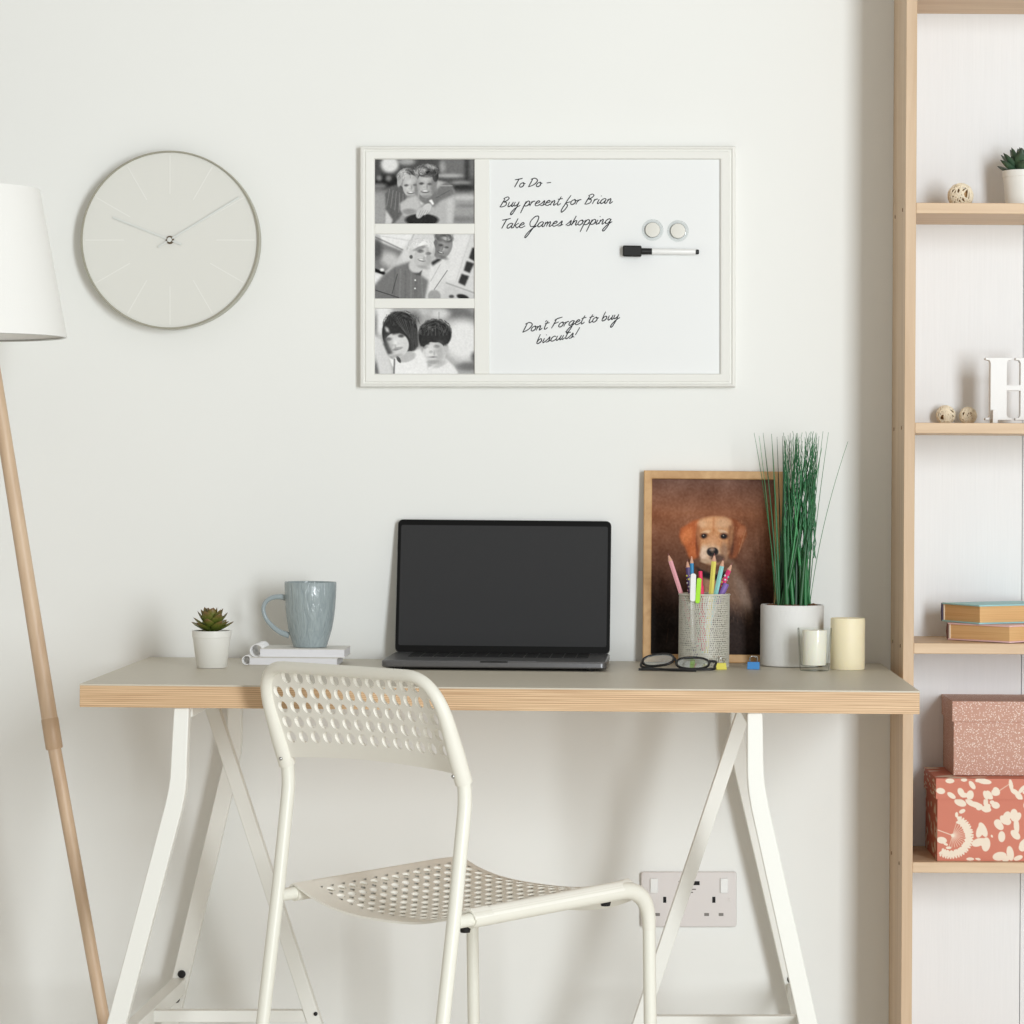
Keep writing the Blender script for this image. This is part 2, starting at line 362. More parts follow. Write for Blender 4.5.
# ------------------------------------------------------------------ little painter for printed pictures
class Canvas:
    def __init__(s, x0, x1, y0, y1, nx, ny, bg):
        s.b = (x0, x1, y0, y1); s.nx, s.ny = nx, ny
        s.X, s.Y = np.meshgrid(np.linspace(x0, x1, nx), np.linspace(y0, y1, ny))
        s.I = np.zeros((ny, nx, 3)) + np.array(s.col(bg), dtype=float)
        s.px = (x1 - x0) / nx
    def col(s, c): return (c, c, c) if isinstance(c, (int, float)) else c
    def mix(s, m, c, a=1.0): m = (m * a)[..., None]; s.I = s.I * (1 - m) + np.array(s.col(c), dtype=float) * m
    def ell(s, cx, cy, rx, ry, c, soft=.15, rot=0, a=1.0):
        r = radians(rot); dx, dy = s.X - cx, s.Y - cy
        d = np.sqrt(((dx * cos(r) + dy * sin(r)) / rx) ** 2 + ((-dx * sin(r) + dy * cos(r)) / ry) ** 2)
        s.mix(np.clip((1 + soft / 2 - d) / max(soft, 1e-3), 0, 1), c, a)
    def poly(s, pts, c, soft=2, a=1.0):
        ins = np.zeros(s.X.shape, bool); n = len(pts)
        for i in range(n):
            x1, y1 = pts[i]; x2, y2 = pts[(i + 1) % n]
            if y1 == y2: continue
            ins ^= ((y1 > s.Y) != (y2 > s.Y)) & (s.X < (x2 - x1) * (s.Y - y1) / (y2 - y1) + x1)
        s.mix(s.blur(ins.astype(float), soft), c, a)
    def line(s, x1, y1, x2, y2, w, c, a=1.0, soft=None):
        dx, dy = x2 - x1, y2 - y1; t = np.clip(((s.X - x1) * dx + (s.Y - y1) * dy) / (dx * dx + dy * dy), 0, 1)
        d = np.hypot(s.X - x1 - t * dx, s.Y - y1 - t * dy); sf = soft or s.px * 1.5
        s.mix(np.clip((w / 2 + sf / 2 - d) / sf, 0, 1), c, a)
    def blur(s, m, k):
        k = int(k)
        if k < 1: return m
        for _ in range(2):
            for ax in (0, 1):
                p = np.pad(m, [(k, k) if i == ax else (0, 0) for i in range(m.ndim)], mode='edge')
                cs = np.cumsum(p, axis=ax); L = m.shape[ax]
                z = np.zeros_like(np.take(cs, [0], axis=ax)); cs = np.concatenate([z, cs], axis=ax)
                m = (np.take(cs, range(2 * k + 1, 2 * k + 1 + L), axis=ax) - np.take(cs, range(0, L), axis=ax)) / (2 * k + 1)
        return m
    def soften(s, k): s.I = s.blur(s.I, k)
    def noise(s, amp, kx=1, ky=1):
        n = np.random.rand(s.ny // ky + 2, s.nx // kx + 2) - .5
        n = np.kron(n, np.ones((ky, kx)))[:s.ny, :s.nx]; n = s.blur(n, max(kx, ky) // 2)
        s.I = np.clip(s.I + (n * amp * 2)[..., None], 0, 255)
    def put(s, g, o, du, dv):
        """lay the canvas over the rectangle with top-left o, right vector du, down vector dv"""
        I = np.clip(s.I, 0, 255) / 255.0; L = np.where(I <= .04045, I / 12.92, ((I + .055) / 1.055) ** 2.4)
        o, du, dv = Vector(o), Vector(du), Vector(dv); b = len(g.v)
        for j in range(s.ny):
            for i in range(s.nx): g.v.append(tuple(o + du * (i / (s.nx - 1)) + dv * (j / (s.ny - 1))))
        Lr = L.reshape(-1, 3)
        for k in range(len(Lr)): g.c[b + k] = Lr[k]
        nx = s.nx
        for j in range(s.ny - 1):
            for i in range(nx - 1):
                a = b + j * nx + i; g.f.append((a, a + nx, a + nx + 1, a + 1))

# ================================================================== THE SETTING
struct(part('wall_back', G().bb(-3.2, 3.2, 0, .1, 0, 2.6), M['wall']))
struct(part('floor', G().bb(-3.2, 3.2, -6.5, .1, -.06, 0), M['floor']))

# ================================================================== DESK: tabletop on two trestles
dk = thing('desk', 'long desk with grey laminate top and plywood edge on white metal trestles', 'desk', (-.157, -.3025, .7281), (0, TILT, 0))
top_ = part('tabletop', G().box((0, 0, -.0165), (1.125, .595, .029)), M['ply'], dk, bevel=.0006)
part('laminate_surface', G().box((0, 0, -.001), (1.1252, .5952, .002)), M['laminate'], top_, label='grey laminate surface')
DM = (Matrix.Translation((-.157, -.3025, .7281)) @ Matrix.Rotation(TILT, 4, 'Y')).inverted()

def leg_poly(xt, xb, xl_):
    """bent trestle leg in the x-z plane: nearly upright to the bend, then splayed outwards"""
    top = deskz(xt) - .0312; sl = (xl_ - xb) / .345
    cl = [(xt, top, .0102), (xb, .628, .0108), (xb + sl * .002, .608, .0111), (xb + sl * .010, .590, .0115), (xb + sl * .028, .567, .0118), (xb + sl * .6, .0, .0138)]
    L, R_ = [], []
    for i, (x, z, w) in enumerate(cl):
        a = cl[max(i - 1, 0)]; b = cl[min(i + 1, len(cl) - 1)]
        t = Vector((b[0] - a[0], b[1] - a[1])).normalized(); n = Vector((-t.y, t.x))
        L.append((x + n.x * w, z + n.y * w)); R_.append((x - n.x * w, z - n.y * w))
    L[0] = (L[0][0], top); R_[0] = (R_[0][0], top); L[-1] = (L[-1][0], 0); R_[-1] = (R_[-1][0], 0)
    return L + R_[::-1]
def trestle(x0, side, front, rear, zr, ps, name_label):
    def loc(g): return g.xf(DM)
    zt = deskz(x0) - .0316; w = .0105; zb = zt - .014
    t = part('trestle', loc(G().bb(x0 - .0105, x0 + .0105, -.570, -.057, zb, zt)), M['white_metal'], dk, bevel=.0012, label=name_label)
    for yc, q_ in ((-.582, front), (-.045, rear)):
        part('leg', loc(G().prism(leg_poly(*q_), yc - .0115, yc + .0115)), M['white_metal'], t, bevel=.0015)
    d = -side * ps      # middle prop, slanting the other way
    part('prop', loc(G().prism([(x0 - w, zb), (x0 + w, zb), (x0 + d * zb + w, 0), (x0 + d * zb - w, 0)], -.321, -.299)), M['white_metal'], t, bevel=.0012)
    def xl(q_, z): return q_[1] + (q_[2] - q_[1]) / .345 * (.595 - z)
    f, r = xl(front, zr), xl(rear, zr); g = G(); h = .012
    vs = [(x + e * .01, y, zr + k * h) for x, y in ((f, -.570), (r, -.057)) for e, k in ((-1, -1), (1, -1), (1, 1), (-1, 1))]
    g.add(vs, [(0, 1, 2, 3), (7, 6, 5, 4)] + [(i, (i + 1) % 4, 4 + (i + 1) % 4, 4 + i) for i in range(4)])
    part('lower_rail', loc(g), M['white_metal'], t, bevel=.0012)
    xm = (f + r) / 2 - side * .008; xp = x0 + d * (zb - zr)
    part('cross_rail', loc(G().bb(min(xm, xp), max(xm, xp), -.318, -.302, zr - .008, zr + .009)), M['white_metal'], t, bevel=.001)
    for zz in (zr + .018, zr - .02):
        part('bolt', loc(G().lathe([(0, 0), (.0058, 0), (.0062, .001), (.005, .0035), (0, .004)], 16, (xl(rear, zz), -.0568, zz), Matrix.Rotation(pi / 2, 3, 'X'))), M['black'], t, smooth=True, label='black bolt head')
    if side < 0: part('bolt', loc(G().lathe([(0, 0), (.003, 0), (.0028, .0022), (0, .0026)], 16, (xp + .005, -.3208, zr + .005), Matrix.Rotation(pi / 2, 3, 'X'))), M['black'], t, smooth=True, label='black bolt head')
trestle(-.583, -1, (-.5844, -.588, -.678), (-.5814, -.5825, -.663), .236, .325, 'left trestle')
trestle(.184, 1, (.185, .1855, .2617), (.183, .1835, .264), .228, .334, 'right trestle')

# ================================================================== CHAIR
TH = .7741
ch = thing('dining_chair', 'ivory metal chair with perforated plastic seat and backrest standing in front of the desk', 'chair', (-.3262, -.763, 0), (0, 0, -TH))
RB = .0090
def bez(a, b, c, n=8):
    a, b, c = Vector(a), Vector(b), Vector(c)
    return [(1 - t) ** 2 * a + 2 * t * (1 - t) * b + t * t * c for t in [i / n for i in range(n + 1)]]
HW = .1725
for s in (-1, 1):
    k = Vector((s * HW, .0215, .622)); j = Vector((s * HW, 0, .457)); f = Vector((s * HW, -.1506 * .457, 0)); f.y = -.069
    up = Vector((s * .174, -.009, .70))
    pts = [f, f.lerp(j, .5), j.lerp(k, .1)] + bez(j.lerp(k, .8), k, k.lerp(up, .35), 6)
    part('rear_leg', G().tube(pts, RB, 16), M['chair_metal'], ch, smooth=True)
    # side rail running into the front leg
    fr = Vector((s * HW, .350, .4673)); ft = Vector((s * HW, .3585, 0))
    a = Vector((s * HW, .004, .4555)); p = [a, a.lerp(fr, .5)] + bez(a.lerp(fr, .82), fr + Vector((0, .003, .003)), fr.lerp(ft, .13), 8) + [ft]
    part('front_leg', G().tube(p, .0086, 16), M['chair_metal'], ch, smooth=True)
    for q in (f, ft):
        part('foot', G().cyl(q + Vector((0, 0, 0)), q + Vector((0, 0, .018)), .0112, 14), M['white_plastic'], ch, smooth=True)
# backrest: sleeve (arched tube) and perforated panel
ys = lambda z: .0185 - (z - .6235) * .372
BW = .1728
slv = [Vector((s_ * BW, ys(z), z)) for s_, z in ((-1, .628), (-1, .66))]
slv += bez((-BW, ys(.70), .70), (-BW, ys(.762), .762), (-BW + .052, ys(.762), .762), 10) + [Vector((0, ys(.762) + .002, .762))]
slv += bez((BW - .052, ys(.762), .762), (BW, ys(.762), .762), (BW, ys(.70), .70), 10) + [Vector((BW, ys(z), z)) for z in (.66, .628)]
nb = len(slv)
bk = part('backrest', G().tube(slv, [.0113 - .0036 * max(0, min(1, (p_.z - .66) / .095)) for p_ in slv], 18), M['chair_plastic'], ch, smooth=True)
def bfn(u, v, t):
    z = .638 + .121 * v; bow = .009 * (1 - u * u)
    z = z + (1 - v) * .006 * (1 - u * u)
    k_ = max(0, min(1, (z - .705) / .058)); lim = BW - .005 - .046 * (1 - sqrt(1 - k_ * k_))
    return Vector((max(-lim, min(lim, u * (BW - .005))), ys(z) + bow + t, z))
gb = G(); rows = 5; cols = 14; v0, v1 = .15, .99; dv = (v1 - v0) / rows; um = .955; w = 2 * um / cols
for r in range(rows):
    va = v0 + dv * r
    for i in range(cols):
        ua = -um + w * i
        if r == rows - 1 and i in (0, cols - 1): patch(gb, bfn, ua, ua + w, va, va + dv, 2, 2, .003); continue
        perforate(gb, bfn, [(ua, ua + w, va, va + dv, ua + w / 2, va + dv / 2, w * .37, dv * .40)], .003, rim=.0060)
patch(gb, bfn, -um, um, 0, v0, 28, 2, .003, 'b'); patch(gb, bfn, -um, um, v1, 1.0, 28, 1, .003)
patch(gb, bfn, -1, -um, 0, 1, 1, 8, .003, 'b'); patch(gb, bfn, um, 1, 0, 1, 1, 8, .003, 'b')
part('perforated_panel', gb, M['chair_panel'], bk, smooth=True)
for s in (-1, 1):
    part('screw', G().sphere((s * (BW - .004), ys(.637) - .0112, .637), .0028, 10), M['steel'], ch, smooth=True)
# seat
def sfn(u, v, t):
    """u -1..1 across, v 0..1 back to front"""
    x = u * (HW + .0112 - .017 * max(0, (v - .84) / .16)); y = .026 + .321 * v
    e = abs(u)
    side = .4698 + .0108 * v - (max(0, e - .93) / .07) ** 2 * .0095
    sag = (1 - min(1, e / .93) ** 2.6) * (.018 + .012 * sin(pi * min(1, v * 1.0)) * (1 - v) + .012 * (1 - v) * (1 - v) + .010 * max(0, v - .8) * 4)
    lip = max(0, (v - .90) / .10) ** 2 * .032 * (1 - .15 * e)
    return Vector((x, y, side - sag - lip - t))
gs = G(); nu_, nv_ = 15, 13; ua, ub, va_, vb_ = -.84, .84, .10, .88
wu = (ub - ua) / nu_; wv = (vb_ - va_) / nv_
perforate(gs, sfn, [(ua + wu * i, ua + wu * (i + 1), va_ + wv * j, va_ + wv * (j + 1), ua + wu * (i + .5), va_ + wv * (j + .5), wu * .30, wv * .30) for i in range(nu_) for j in range(nv_)], .003, 12)
patch(gs, sfn, -1, 1, 0, va_, 60, 3, .003, 'blr'); patch(gs, sfn, -1, 1, vb_, 1, 60, 8, .003, 'tlr')
patch(gs, sfn, -1, ua, va_, vb_, 9, 16, .003, 'l'); patch(gs, sfn, ub, 1, va_, vb_, 9, 16, .003, 'r')
seat = part('seat', gs, M['chair_panel'], ch, smooth=True)
for s in (-1, 1):   # the seat's edges wrap round the side rails
    a = Vector((s * HW, .028, .4565)); fr = Vector((s * HW, .350, .4673)); ft = Vector((s * HW, .3585, 0))
    p = [a, a.lerp(fr, .5)] + bez(a.lerp(fr, .81), fr + Vector((0, .003, .003)), fr.lerp(ft, .125), 8)
    part('rail_sleeve', G().tube(p, [.0114] * (len(p) - 5) + [.0111, .0106, .010, .0094, .0088], 18), M['chair_plastic'], seat, smooth=True)
    for yb in (.075 if s < 0 else .032, .283):
        part('rubber_bumper', G().lathe([(0, 0), (.006, 0), (.0085, .011), (0, .011)], 14, (s * (HW - .014), yb, .4375 + .03 * yb)), M['rubber'], seat, smooth=True)

# ================================================================== BOOKCASE
LN = .0055
sh = thing('bookcase', 'tall pale oak open bookcase with white back panel at the right of the desk', 'bookcase', (.4171, 0, 0), (0, LN, 0))
UW = .016
for x in (0, .80):
    part('upright', G().bb(x, x + UW, -.2, -.0005, 0, 2.35), M['oak_z'], sh, bevel=.0008)
for zt in (.119, .4429, .7655, 1.0903, 1.4143, 1.7385, 2.0625, 2.345):
    part('shelf', G().bb(UW, .80, -.2, -.006, zt - .0157, zt), M['oak_x'], sh, bevel=.0008)
part('back_panel', G().bb(UW, .2005, -.0055, -.0008, .05, 2.34), M['panel'], sh, label='white back panel')
part('back_panel', G().bb(.2017, .80, -.0055, -.0008, .05, 2.34), M['panel'], sh, label='white back panel')
for z in (1.407, 1.083, .436, .759):
    for y in (-.04, -.16):
        part('screw_cap', G().lathe([(0, -.0006), (.0028, -.0006), (.0028, .0004), (0, .0004)], 12, (0, y, z), Matrix.Rotation(pi / 2, 3, 'Y')), M['soil'], sh)

# ================================================================== WALL CLOCK
ck = thing('wall_clock', 'round pale grey wall clock with a slim metal rim above the desk', 'clock', W(171.3, 240.7, -.016) * 1)
ck.location.y = 0
RC = 89.2 * s_at(-.03)
RX = Matrix.Rotation(pi / 2, 3, 'X')      # lathe axis z -> -y
part('rim', G().lathe([(0, 0), (RC - .003, 0), (RC, .002), (RC, .032), (RC - .0008, .033), (RC - .0022, .033), (RC - .0026, .032), (RC - .0026, .027), (0, .027)], 128, (0, 0, 0), RX), M['clock_rim'], ck, smooth=True)
part('dial', G().lathe([(0, .0272), (RC - .0027, .0272), (RC - .0027, .0288), (0, .0288)], 128, (0, 0, 0), RX), M['clock_face'], ck, smooth=True)
for h in range(12):
    a = radians(30 * h); d = Vector((sin(a), 0, cos(a))); n = Vector((cos(a), 0, -sin(a)))
    r0, r1 = RC * .52, RC * .95; g = G(); wv_ = .0008
    vs = [d * r0 - n * wv_, d * r1 - n * wv_, d * r1 + n * wv_, d * r0 + n * wv_]
    g.add([v + Vector((0, -.0288, 0)) for v in vs] + [v + Vector((0, -.0291, 0)) for v in vs], [(3, 2, 1, 0), (4, 5, 6, 7), (0, 1, 5, 4), (1, 2, 6, 5), (2, 3, 7, 6), (3, 0, 4, 7)])
    part('hour_mark', g, M['clock_mark'], ck)
def hand(name, px, py, tail, y, w):
    c = Vector((171.0, 240.7)); d = Vector((px - c.x, -(py - c.y))) * s_at(-.03); L = d.length; u = d.normalized()
    R = Matrix.Rotation(-atan2(u.y, u.x), 3, 'Y')
    part(name, G().box(R @ Vector(((L - tail) / 2, 0, 0)) + Vector((0, y, 0)), (L + tail, .0008, w), R), M['hand_white'], ck, bevel=.0002)
hand('hour_hand', 113.8, 218.0, .019, -.0305, .0030); hand('minute_hand', 240.3, 198.3, .021, -.0325, .0028)
part('hand_cap', G().lathe([(0, .028), (.0062, .028), (.0062, .0308), (.0045, .0308), (.0045, .0345), (.0038, .0352), (0, .0355)], 24, (0, 0, 0), RX), M['brass'], ck, smooth=True)
part('hand_pin', G().lathe([(0, .035), (.0038, .035), (.0034, .037), (0, .0374)], 20, (0, 0, 0), RX), M['hand_white'], ck, smooth=True)

# ================================================================== WHITEBOARD with three photographs
wb = thing('whiteboard', 'white framed dry wipe board with handwritten notes and three black and white photographs', 'whiteboard', (0, 0, CH))
def wx(px, Y=-.02): return (px - CX) * s_at(Y)
def wz(py, Y=-.02): return (CY - py) * s_at(Y)
ox0, ox1, oz0, oz1 = wx(359.8), wx(735.6), wz(387), wz(146)
ix0, ix1, iz0, iz1 = wx(374.6), wx(720.2), wz(373.6), wz(159)
# mitred moulding: profile (inset from the outer edge 0..1, depth)
prof = [(0, .0), (0, .016), (.06, .0195), (.20, .0205), (.27, .0175), (.34, .0175), (.42, .0195), (.75, .0185), (.93, .0178), (1.0, 0.0155), (1.0, .0)]
gf = G(); n = len(prof); vs = []
for cx_, cz_, qx, qz in ((ox0, oz0, ix0, iz0), (ox1, oz0, ix1, iz0), (ox1, oz1, ix1, iz1), (ox0, oz1, ix0, iz1)):
    for t, y in prof: vs.append((cx_ + (qx - cx_) * t, -y, cz_ + (qz - cz_) * t))
fs = []
for k in range(4):
    a, b = k * n, ((k + 1) % 4) * n
    for i in range(n): fs.append((a + i, a + (i + 1) % n, b + (i + 1) % n, b + i))
gf.add(vs, fs); part('frame', gf, M['frame_white'], wb, smooth=True, ang=12)
part('divider', G().bb(wx(474.3), wx(489.2), -.0165, -.002, iz0, iz1), M['frame_white'], wb, bevel=.001)
for a, b in ((223.3, 233.8), (298.2, 308.2)):
    part('divider', G().bb(ix0, wx(474.3), -.0165, -.002, wz(b), wz(a)), M['frame_white'], wb, bevel=.001)
part('writing_surface', G().bb(wx(489), ix1 + .001, -.0125, -.002, iz0 - .001, iz1 + .001), M['board'], wb, label='glossy white writing surface')
part('backing', G().bb(ox0 + .004, wx(489), -.006, -.0002, oz0 + .004, oz1 - .004), M['frame_white'], wb)

def photo(paint, y0, y1, label, rect):
    x0, x1, r0, r1 = rect
    c = Canvas(x0, x1, r0, r1, 250, 162, 120); paint(c); c.I = np.clip((c.I - 128) * 1.15 + 126, 8, 245)
    g = G(); Y = -.0125
    X0, X1, Z1, Z0 = ix0 - .0005, wx(474.3) + .0005, wz(y0) + .0005, wz(y1) - .0005
    c.put(g, (X0, Y, Z1), (X1 - X0, 0, 0), (0, 0, Z0 - Z1))
    o = part('photograph', g, M['print_bw'], wb, label=label, recalc=False)
    b = G().bb(X0, X1, Y + .0004, -.006, Z0, Z1); part('card', b, M['paper'], o)
def eyes(c, x, y, r, col): c.ell(x, y, r * .9, r * .5, col, .9, a=.85)
def locks(c, cx, cy, rx, ry, lo, hi, n, seed, a0=0, a1=360, w=5):
    """short wavy strands over a head of hair, some breaking its outline"""
    r = random.Random(seed)
    for i in range(n):
        a = radians(r.uniform(a0, a1)); d = sqrt(r.uniform(.08, 1.08)); x, y = cx + cos(a) * rx * d, cy - sin(a) * ry * d
        t = a + pi / 2 + r.uniform(-.5, .5); L = r.uniform(14, 38)
        c.line(x - cos(t) * L / 2, y + sin(t) * L / 2, x + cos(t) * L / 2, y - sin(t) * L / 2, w, r.uniform(lo, hi), .55, 7)
def model(c, cx, cy, rx, ry, dark, light, side=1, rot=0):
    """soft modelling of a face as printed: cheek, temple, jaw and nose"""
    c.ell(cx + side * rx * .62, cy, rx * .42, ry * .85, dark, 1.2, rot, .5); c.ell(cx - side * rx * .25, cy + ry * .18, rx * .3, ry * .22, light, 1.2, rot, .5)
    c.ell(cx + side * rx * .2, cy + ry * .22, rx * .22, ry * .18, light, 1.2, rot, .35); c.ell(cx, cy + ry * .93, rx * .6, ry * .16, dark, 1.0, rot, .6)
    c.ell(cx, cy - ry * .45, rx * .5, ry * .2, light, 1.2, rot, .4); c.ell(cx + side * rx * .1, cy + ry * .12, rx * .09, ry * .2, dark, 1.2, rot, .6)
def p1(c):
    c.poly([(60, 60), (960, 60), (960, 350), (60, 330)], 85, 8); c.ell(215, 120, 75, 70, 215, .35); c.ell(360, 95, 70, 30, 165, .6)
    c.ell(180, 262, 120, 55, 42, .6); c.ell(125, 235, 26, 24, 140, .5); c.ell(205, 238, 26, 24, 135, .5); c.ell(120, 300, 70, 20, 130, .6)
    c.poly([(640, 75), (940, 75), (940, 240), (640, 200)], 118, 8); c.ell(660, 140, 25, 50, 160, .8); c.ell(720, 215, 125, 16, 178, .4)
    c.poly([(850, 75), (880, 75), (885, 260), (850, 260)], 60, 3); c.ell(815, 275, 90, 16, 150, .5); c.ell(830, 325, 100, 35, 48, .5)
    c.poly([(60, 350), (960, 350), (960, 660), (60, 660)], 158, 8); c.ell(850, 400, 120, 22, 188, .6); c.ell(860, 470, 90, 8, 120, .6); c.ell(820, 585, 130, 25, 130, .8)
    c.soften(3)
    c.poly([(600, 250), (690, 270), (755, 330), (770, 450), (745, 640), (590, 640), (540, 500), (600, 380)], 178, 2)
    c.poly([(700, 420), (745, 400), (735, 620), (700, 620)], 196, 4)
    c.poly([(175, 370), (215, 310), (290, 290), (360, 390), (330, 520), (300, 570), (230, 640), (170, 640), (180, 480)], 104, 2)
    for k in range(5): c.line(215 + k * 28, 330 + k * 10, 190 + k * 34, 470 + k * 18, 7, 145, .7)
    c.poly([(180, 500), (240, 590), (225, 640), (170, 640)], 200, 2)
    c.ell(365, 235, 88, 86, 150, .12); c.ell(335, 200, 60, 34, 196, .6, -25); c.ell(400, 185, 50, 28, 78, .5, 15); c.ell(300, 255, 20, 55, 176, .4, 12)
    c.ell(392, 300, 68, 92, 186, .1); c.ell(440, 330, 16, 60, 140, .8)
    eyes(c, 355, 297, 20, 88); eyes(c, 428, 294, 18, 88); c.ell(392, 360, 30, 11, 118, .7); c.ell(392, 355, 22, 5, 226, .6); c.ell(384, 325, 12, 8, 160, .8)
    c.poly([(455, 340), (520, 430), (480, 470), (455, 400)], 205, 2)
    c.ell(530, 395, 72, 56, 128, .3); c.ell(525, 292, 80, 112, 176, .1); c.ell(600, 262, 20, 36, 150, .3); c.ell(585, 300, 20, 80, 140, .9)
    c.ell(530, 172, 102, 58, 88, .16); c.ell(475, 178, 50, 30, 170, .6, -20); c.ell(560, 140, 50, 18, 168, .7, 15); c.ell(600, 215, 26, 52, 62, .3)
    c.ell(545, 190, 30, 14, 45, .8); eyes(c, 482, 282, 22, 78); eyes(c, 552, 286, 20, 78); c.ell(514, 350, 34, 12, 112, .7); c.ell(514, 345, 25, 6, 226, .6); c.ell(505, 312, 12, 8, 150, .8)
    model(c, 392, 305, 68, 92, 140, 214); model(c, 522, 295, 76, 108, 128, 204); locks(c, 365, 225, 80, 72, 90, 215, 60, 1, 20, 200); locks(c, 528, 170, 98, 54, 50, 170, 90, 2)
    c.poly([(620, 320), (690, 262), (748, 300), (765, 370), (640, 430), (590, 480), (500, 450), (560, 400)], 122, 3)
    c.line(640, 300, 740, 300, 9, 176, .7); c.line(610, 400, 720, 340, 7, 92, .6); c.poly([(545, 425), (570, 415), (590, 455), (575, 465)], 236, 1)
    c.poly([(300, 450), (350, 415), (440, 380), (475, 470), (430, 540), (340, 560), (305, 510)], 188, 2); c.ell(380, 520, 60, 26, 150, .7)
    c.ell(485, 590, 140, 52, 52, .25); c.ell(520, 500, 34, 60, 198, .25, 40); c.ell(470, 530, 30, 50, 190, .3, 25)
    for k in range(4): c.line(455 + k * 18, 560, 478 + k * 20, 510, 3, 130, .8)
    c.noise(9, 2, 2)
def p2(c):
    c.I[:] = 206; c.poly([(60, 60), (440, 60), (300, 220), (60, 110)], 224, 4); c.line(90, 95, 325, 205, 8, 110); c.line(100, 82, 400, 130, 4, 180)
    c.poly([(60, 110), (325, 215), (250, 330), (160, 405), (60, 380)], 128, 2); c.ell(220, 290, 90, 60, 190, .9, 25); c.ell(110, 200, 40, 90, 92, .9); c.line(60, 365, 165, 405, 26, 30)
    c.ell(150, 375, 18, 14, 230, .4); c.line(420, 70, 360, 200, 8, 170); c.poly([(60, 400), (150, 420), (60, 520)], 222, 2)
    c.poly([(760, 60), (900, 60), (790, 480), (680, 470)], 216, 4); c.line(900, 80, 770, 480, 6, 190)
    for q in ([(912, 185), (945, 195), (930, 302), (882, 275)], [(862, 300), (926, 322), (888, 402), (838, 380)], [(820, 408), (884, 428), (848, 510), (792, 482)]): c.poly(q, 62, 1)
    c.line(690, 485, 940, 575, 7, 140); c.poly([(680, 500), (940, 590), (940, 640), (640, 640)], 196, 3); c.ell(830, 605, 52, 22, 50, .3, 15); c.ell(735, 600, 22, 14, 90, .4)
    c.soften(1)
    c.poly([(560, 320), (640, 270), (710, 330), (715, 390), (640, 480), (590, 560), (560, 640), (500, 640)], 214, 2); c.line(700, 380, 590, 540, 6, 110); c.line(640, 330, 560, 470, 8, 180, .7)
    c.ell(590, 600, 55, 55, 158, .3, 30)
    c.poly([(560, 310), (650, 262), (650, 290), (575, 340)], 58, 2)
    c.ell(660, 175, 80, 112, 146, .12, 20); c.ell(670, 100, 80, 44, 108, .3, 15); c.ell(600, 150, 16, 34, 120, .4, 15); c.ell(690, 110, 40, 14, 180, .8, 10)
    eyes(c, 645, 165, 20, 62); eyes(c, 692, 185, 18, 66); c.ell(643, 228, 26, 10, 92, .6, 20); c.ell(643, 226, 20, 5, 205, .6, 20); c.ell(665, 200, 12, 14, 170, .7)
    c.poly([(60, 540), (160, 420), (250, 350), (400, 300), (450, 400), (540, 465), (510, 640), (60, 640)], 122, 3)
    for k in range(6): c.line(260 + k * 45, 360 + k * 14, 250 + k * 48, 610, 9, 102 + (k % 2) * 44, .6, 16)
    c.line(280, 410, 235, 575, 6, 66, .8); c.line(90, 545, 290, 610, 9, 70, .8); c.line(430, 470, 425, 625, 5, 90, .5)
    c.poly([(385, 330), (455, 400), (490, 370), (475, 430), (420, 410)], 92, 1); c.ell(435, 340, 60, 60, 196, .3)
    c.ell(480, 210, 108, 92, 212, .14); c.ell(500, 150, 60, 30, 232, .7); c.ell(495, 265, 80, 92, 190, .12, 12); c.ell(400, 240, 26, 60, 200, .4); c.ell(470, 190, 60, 14, 150, .7, -20); c.ell(570, 205, 28, 60, 222, .3)
    eyes(c, 475, 217, 28, 62); eyes(c, 540, 236, 24, 66); c.ell(484, 292, 32, 13, 104, .6, 12); c.ell(484, 288, 24, 6, 230, .6, 12); c.ell(515, 258, 12, 10, 225, .7)
    model(c, 495, 268, 78, 90, 150, 214, 1, 12); model(c, 665, 185, 66, 90, 104, 176, -1, 20); locks(c, 478, 170, 106, 66, 165, 240, 110, 3, 0, 200); locks(c, 670, 104, 80, 40, 80, 160, 40, 4)
    c.ell(395, 265, 14, 16, 96, .6); c.ell(430, 462, 7, 7, 225, .5); c.ell(428, 532, 7, 7, 225, .5)
    c.noise(8, 2, 2)
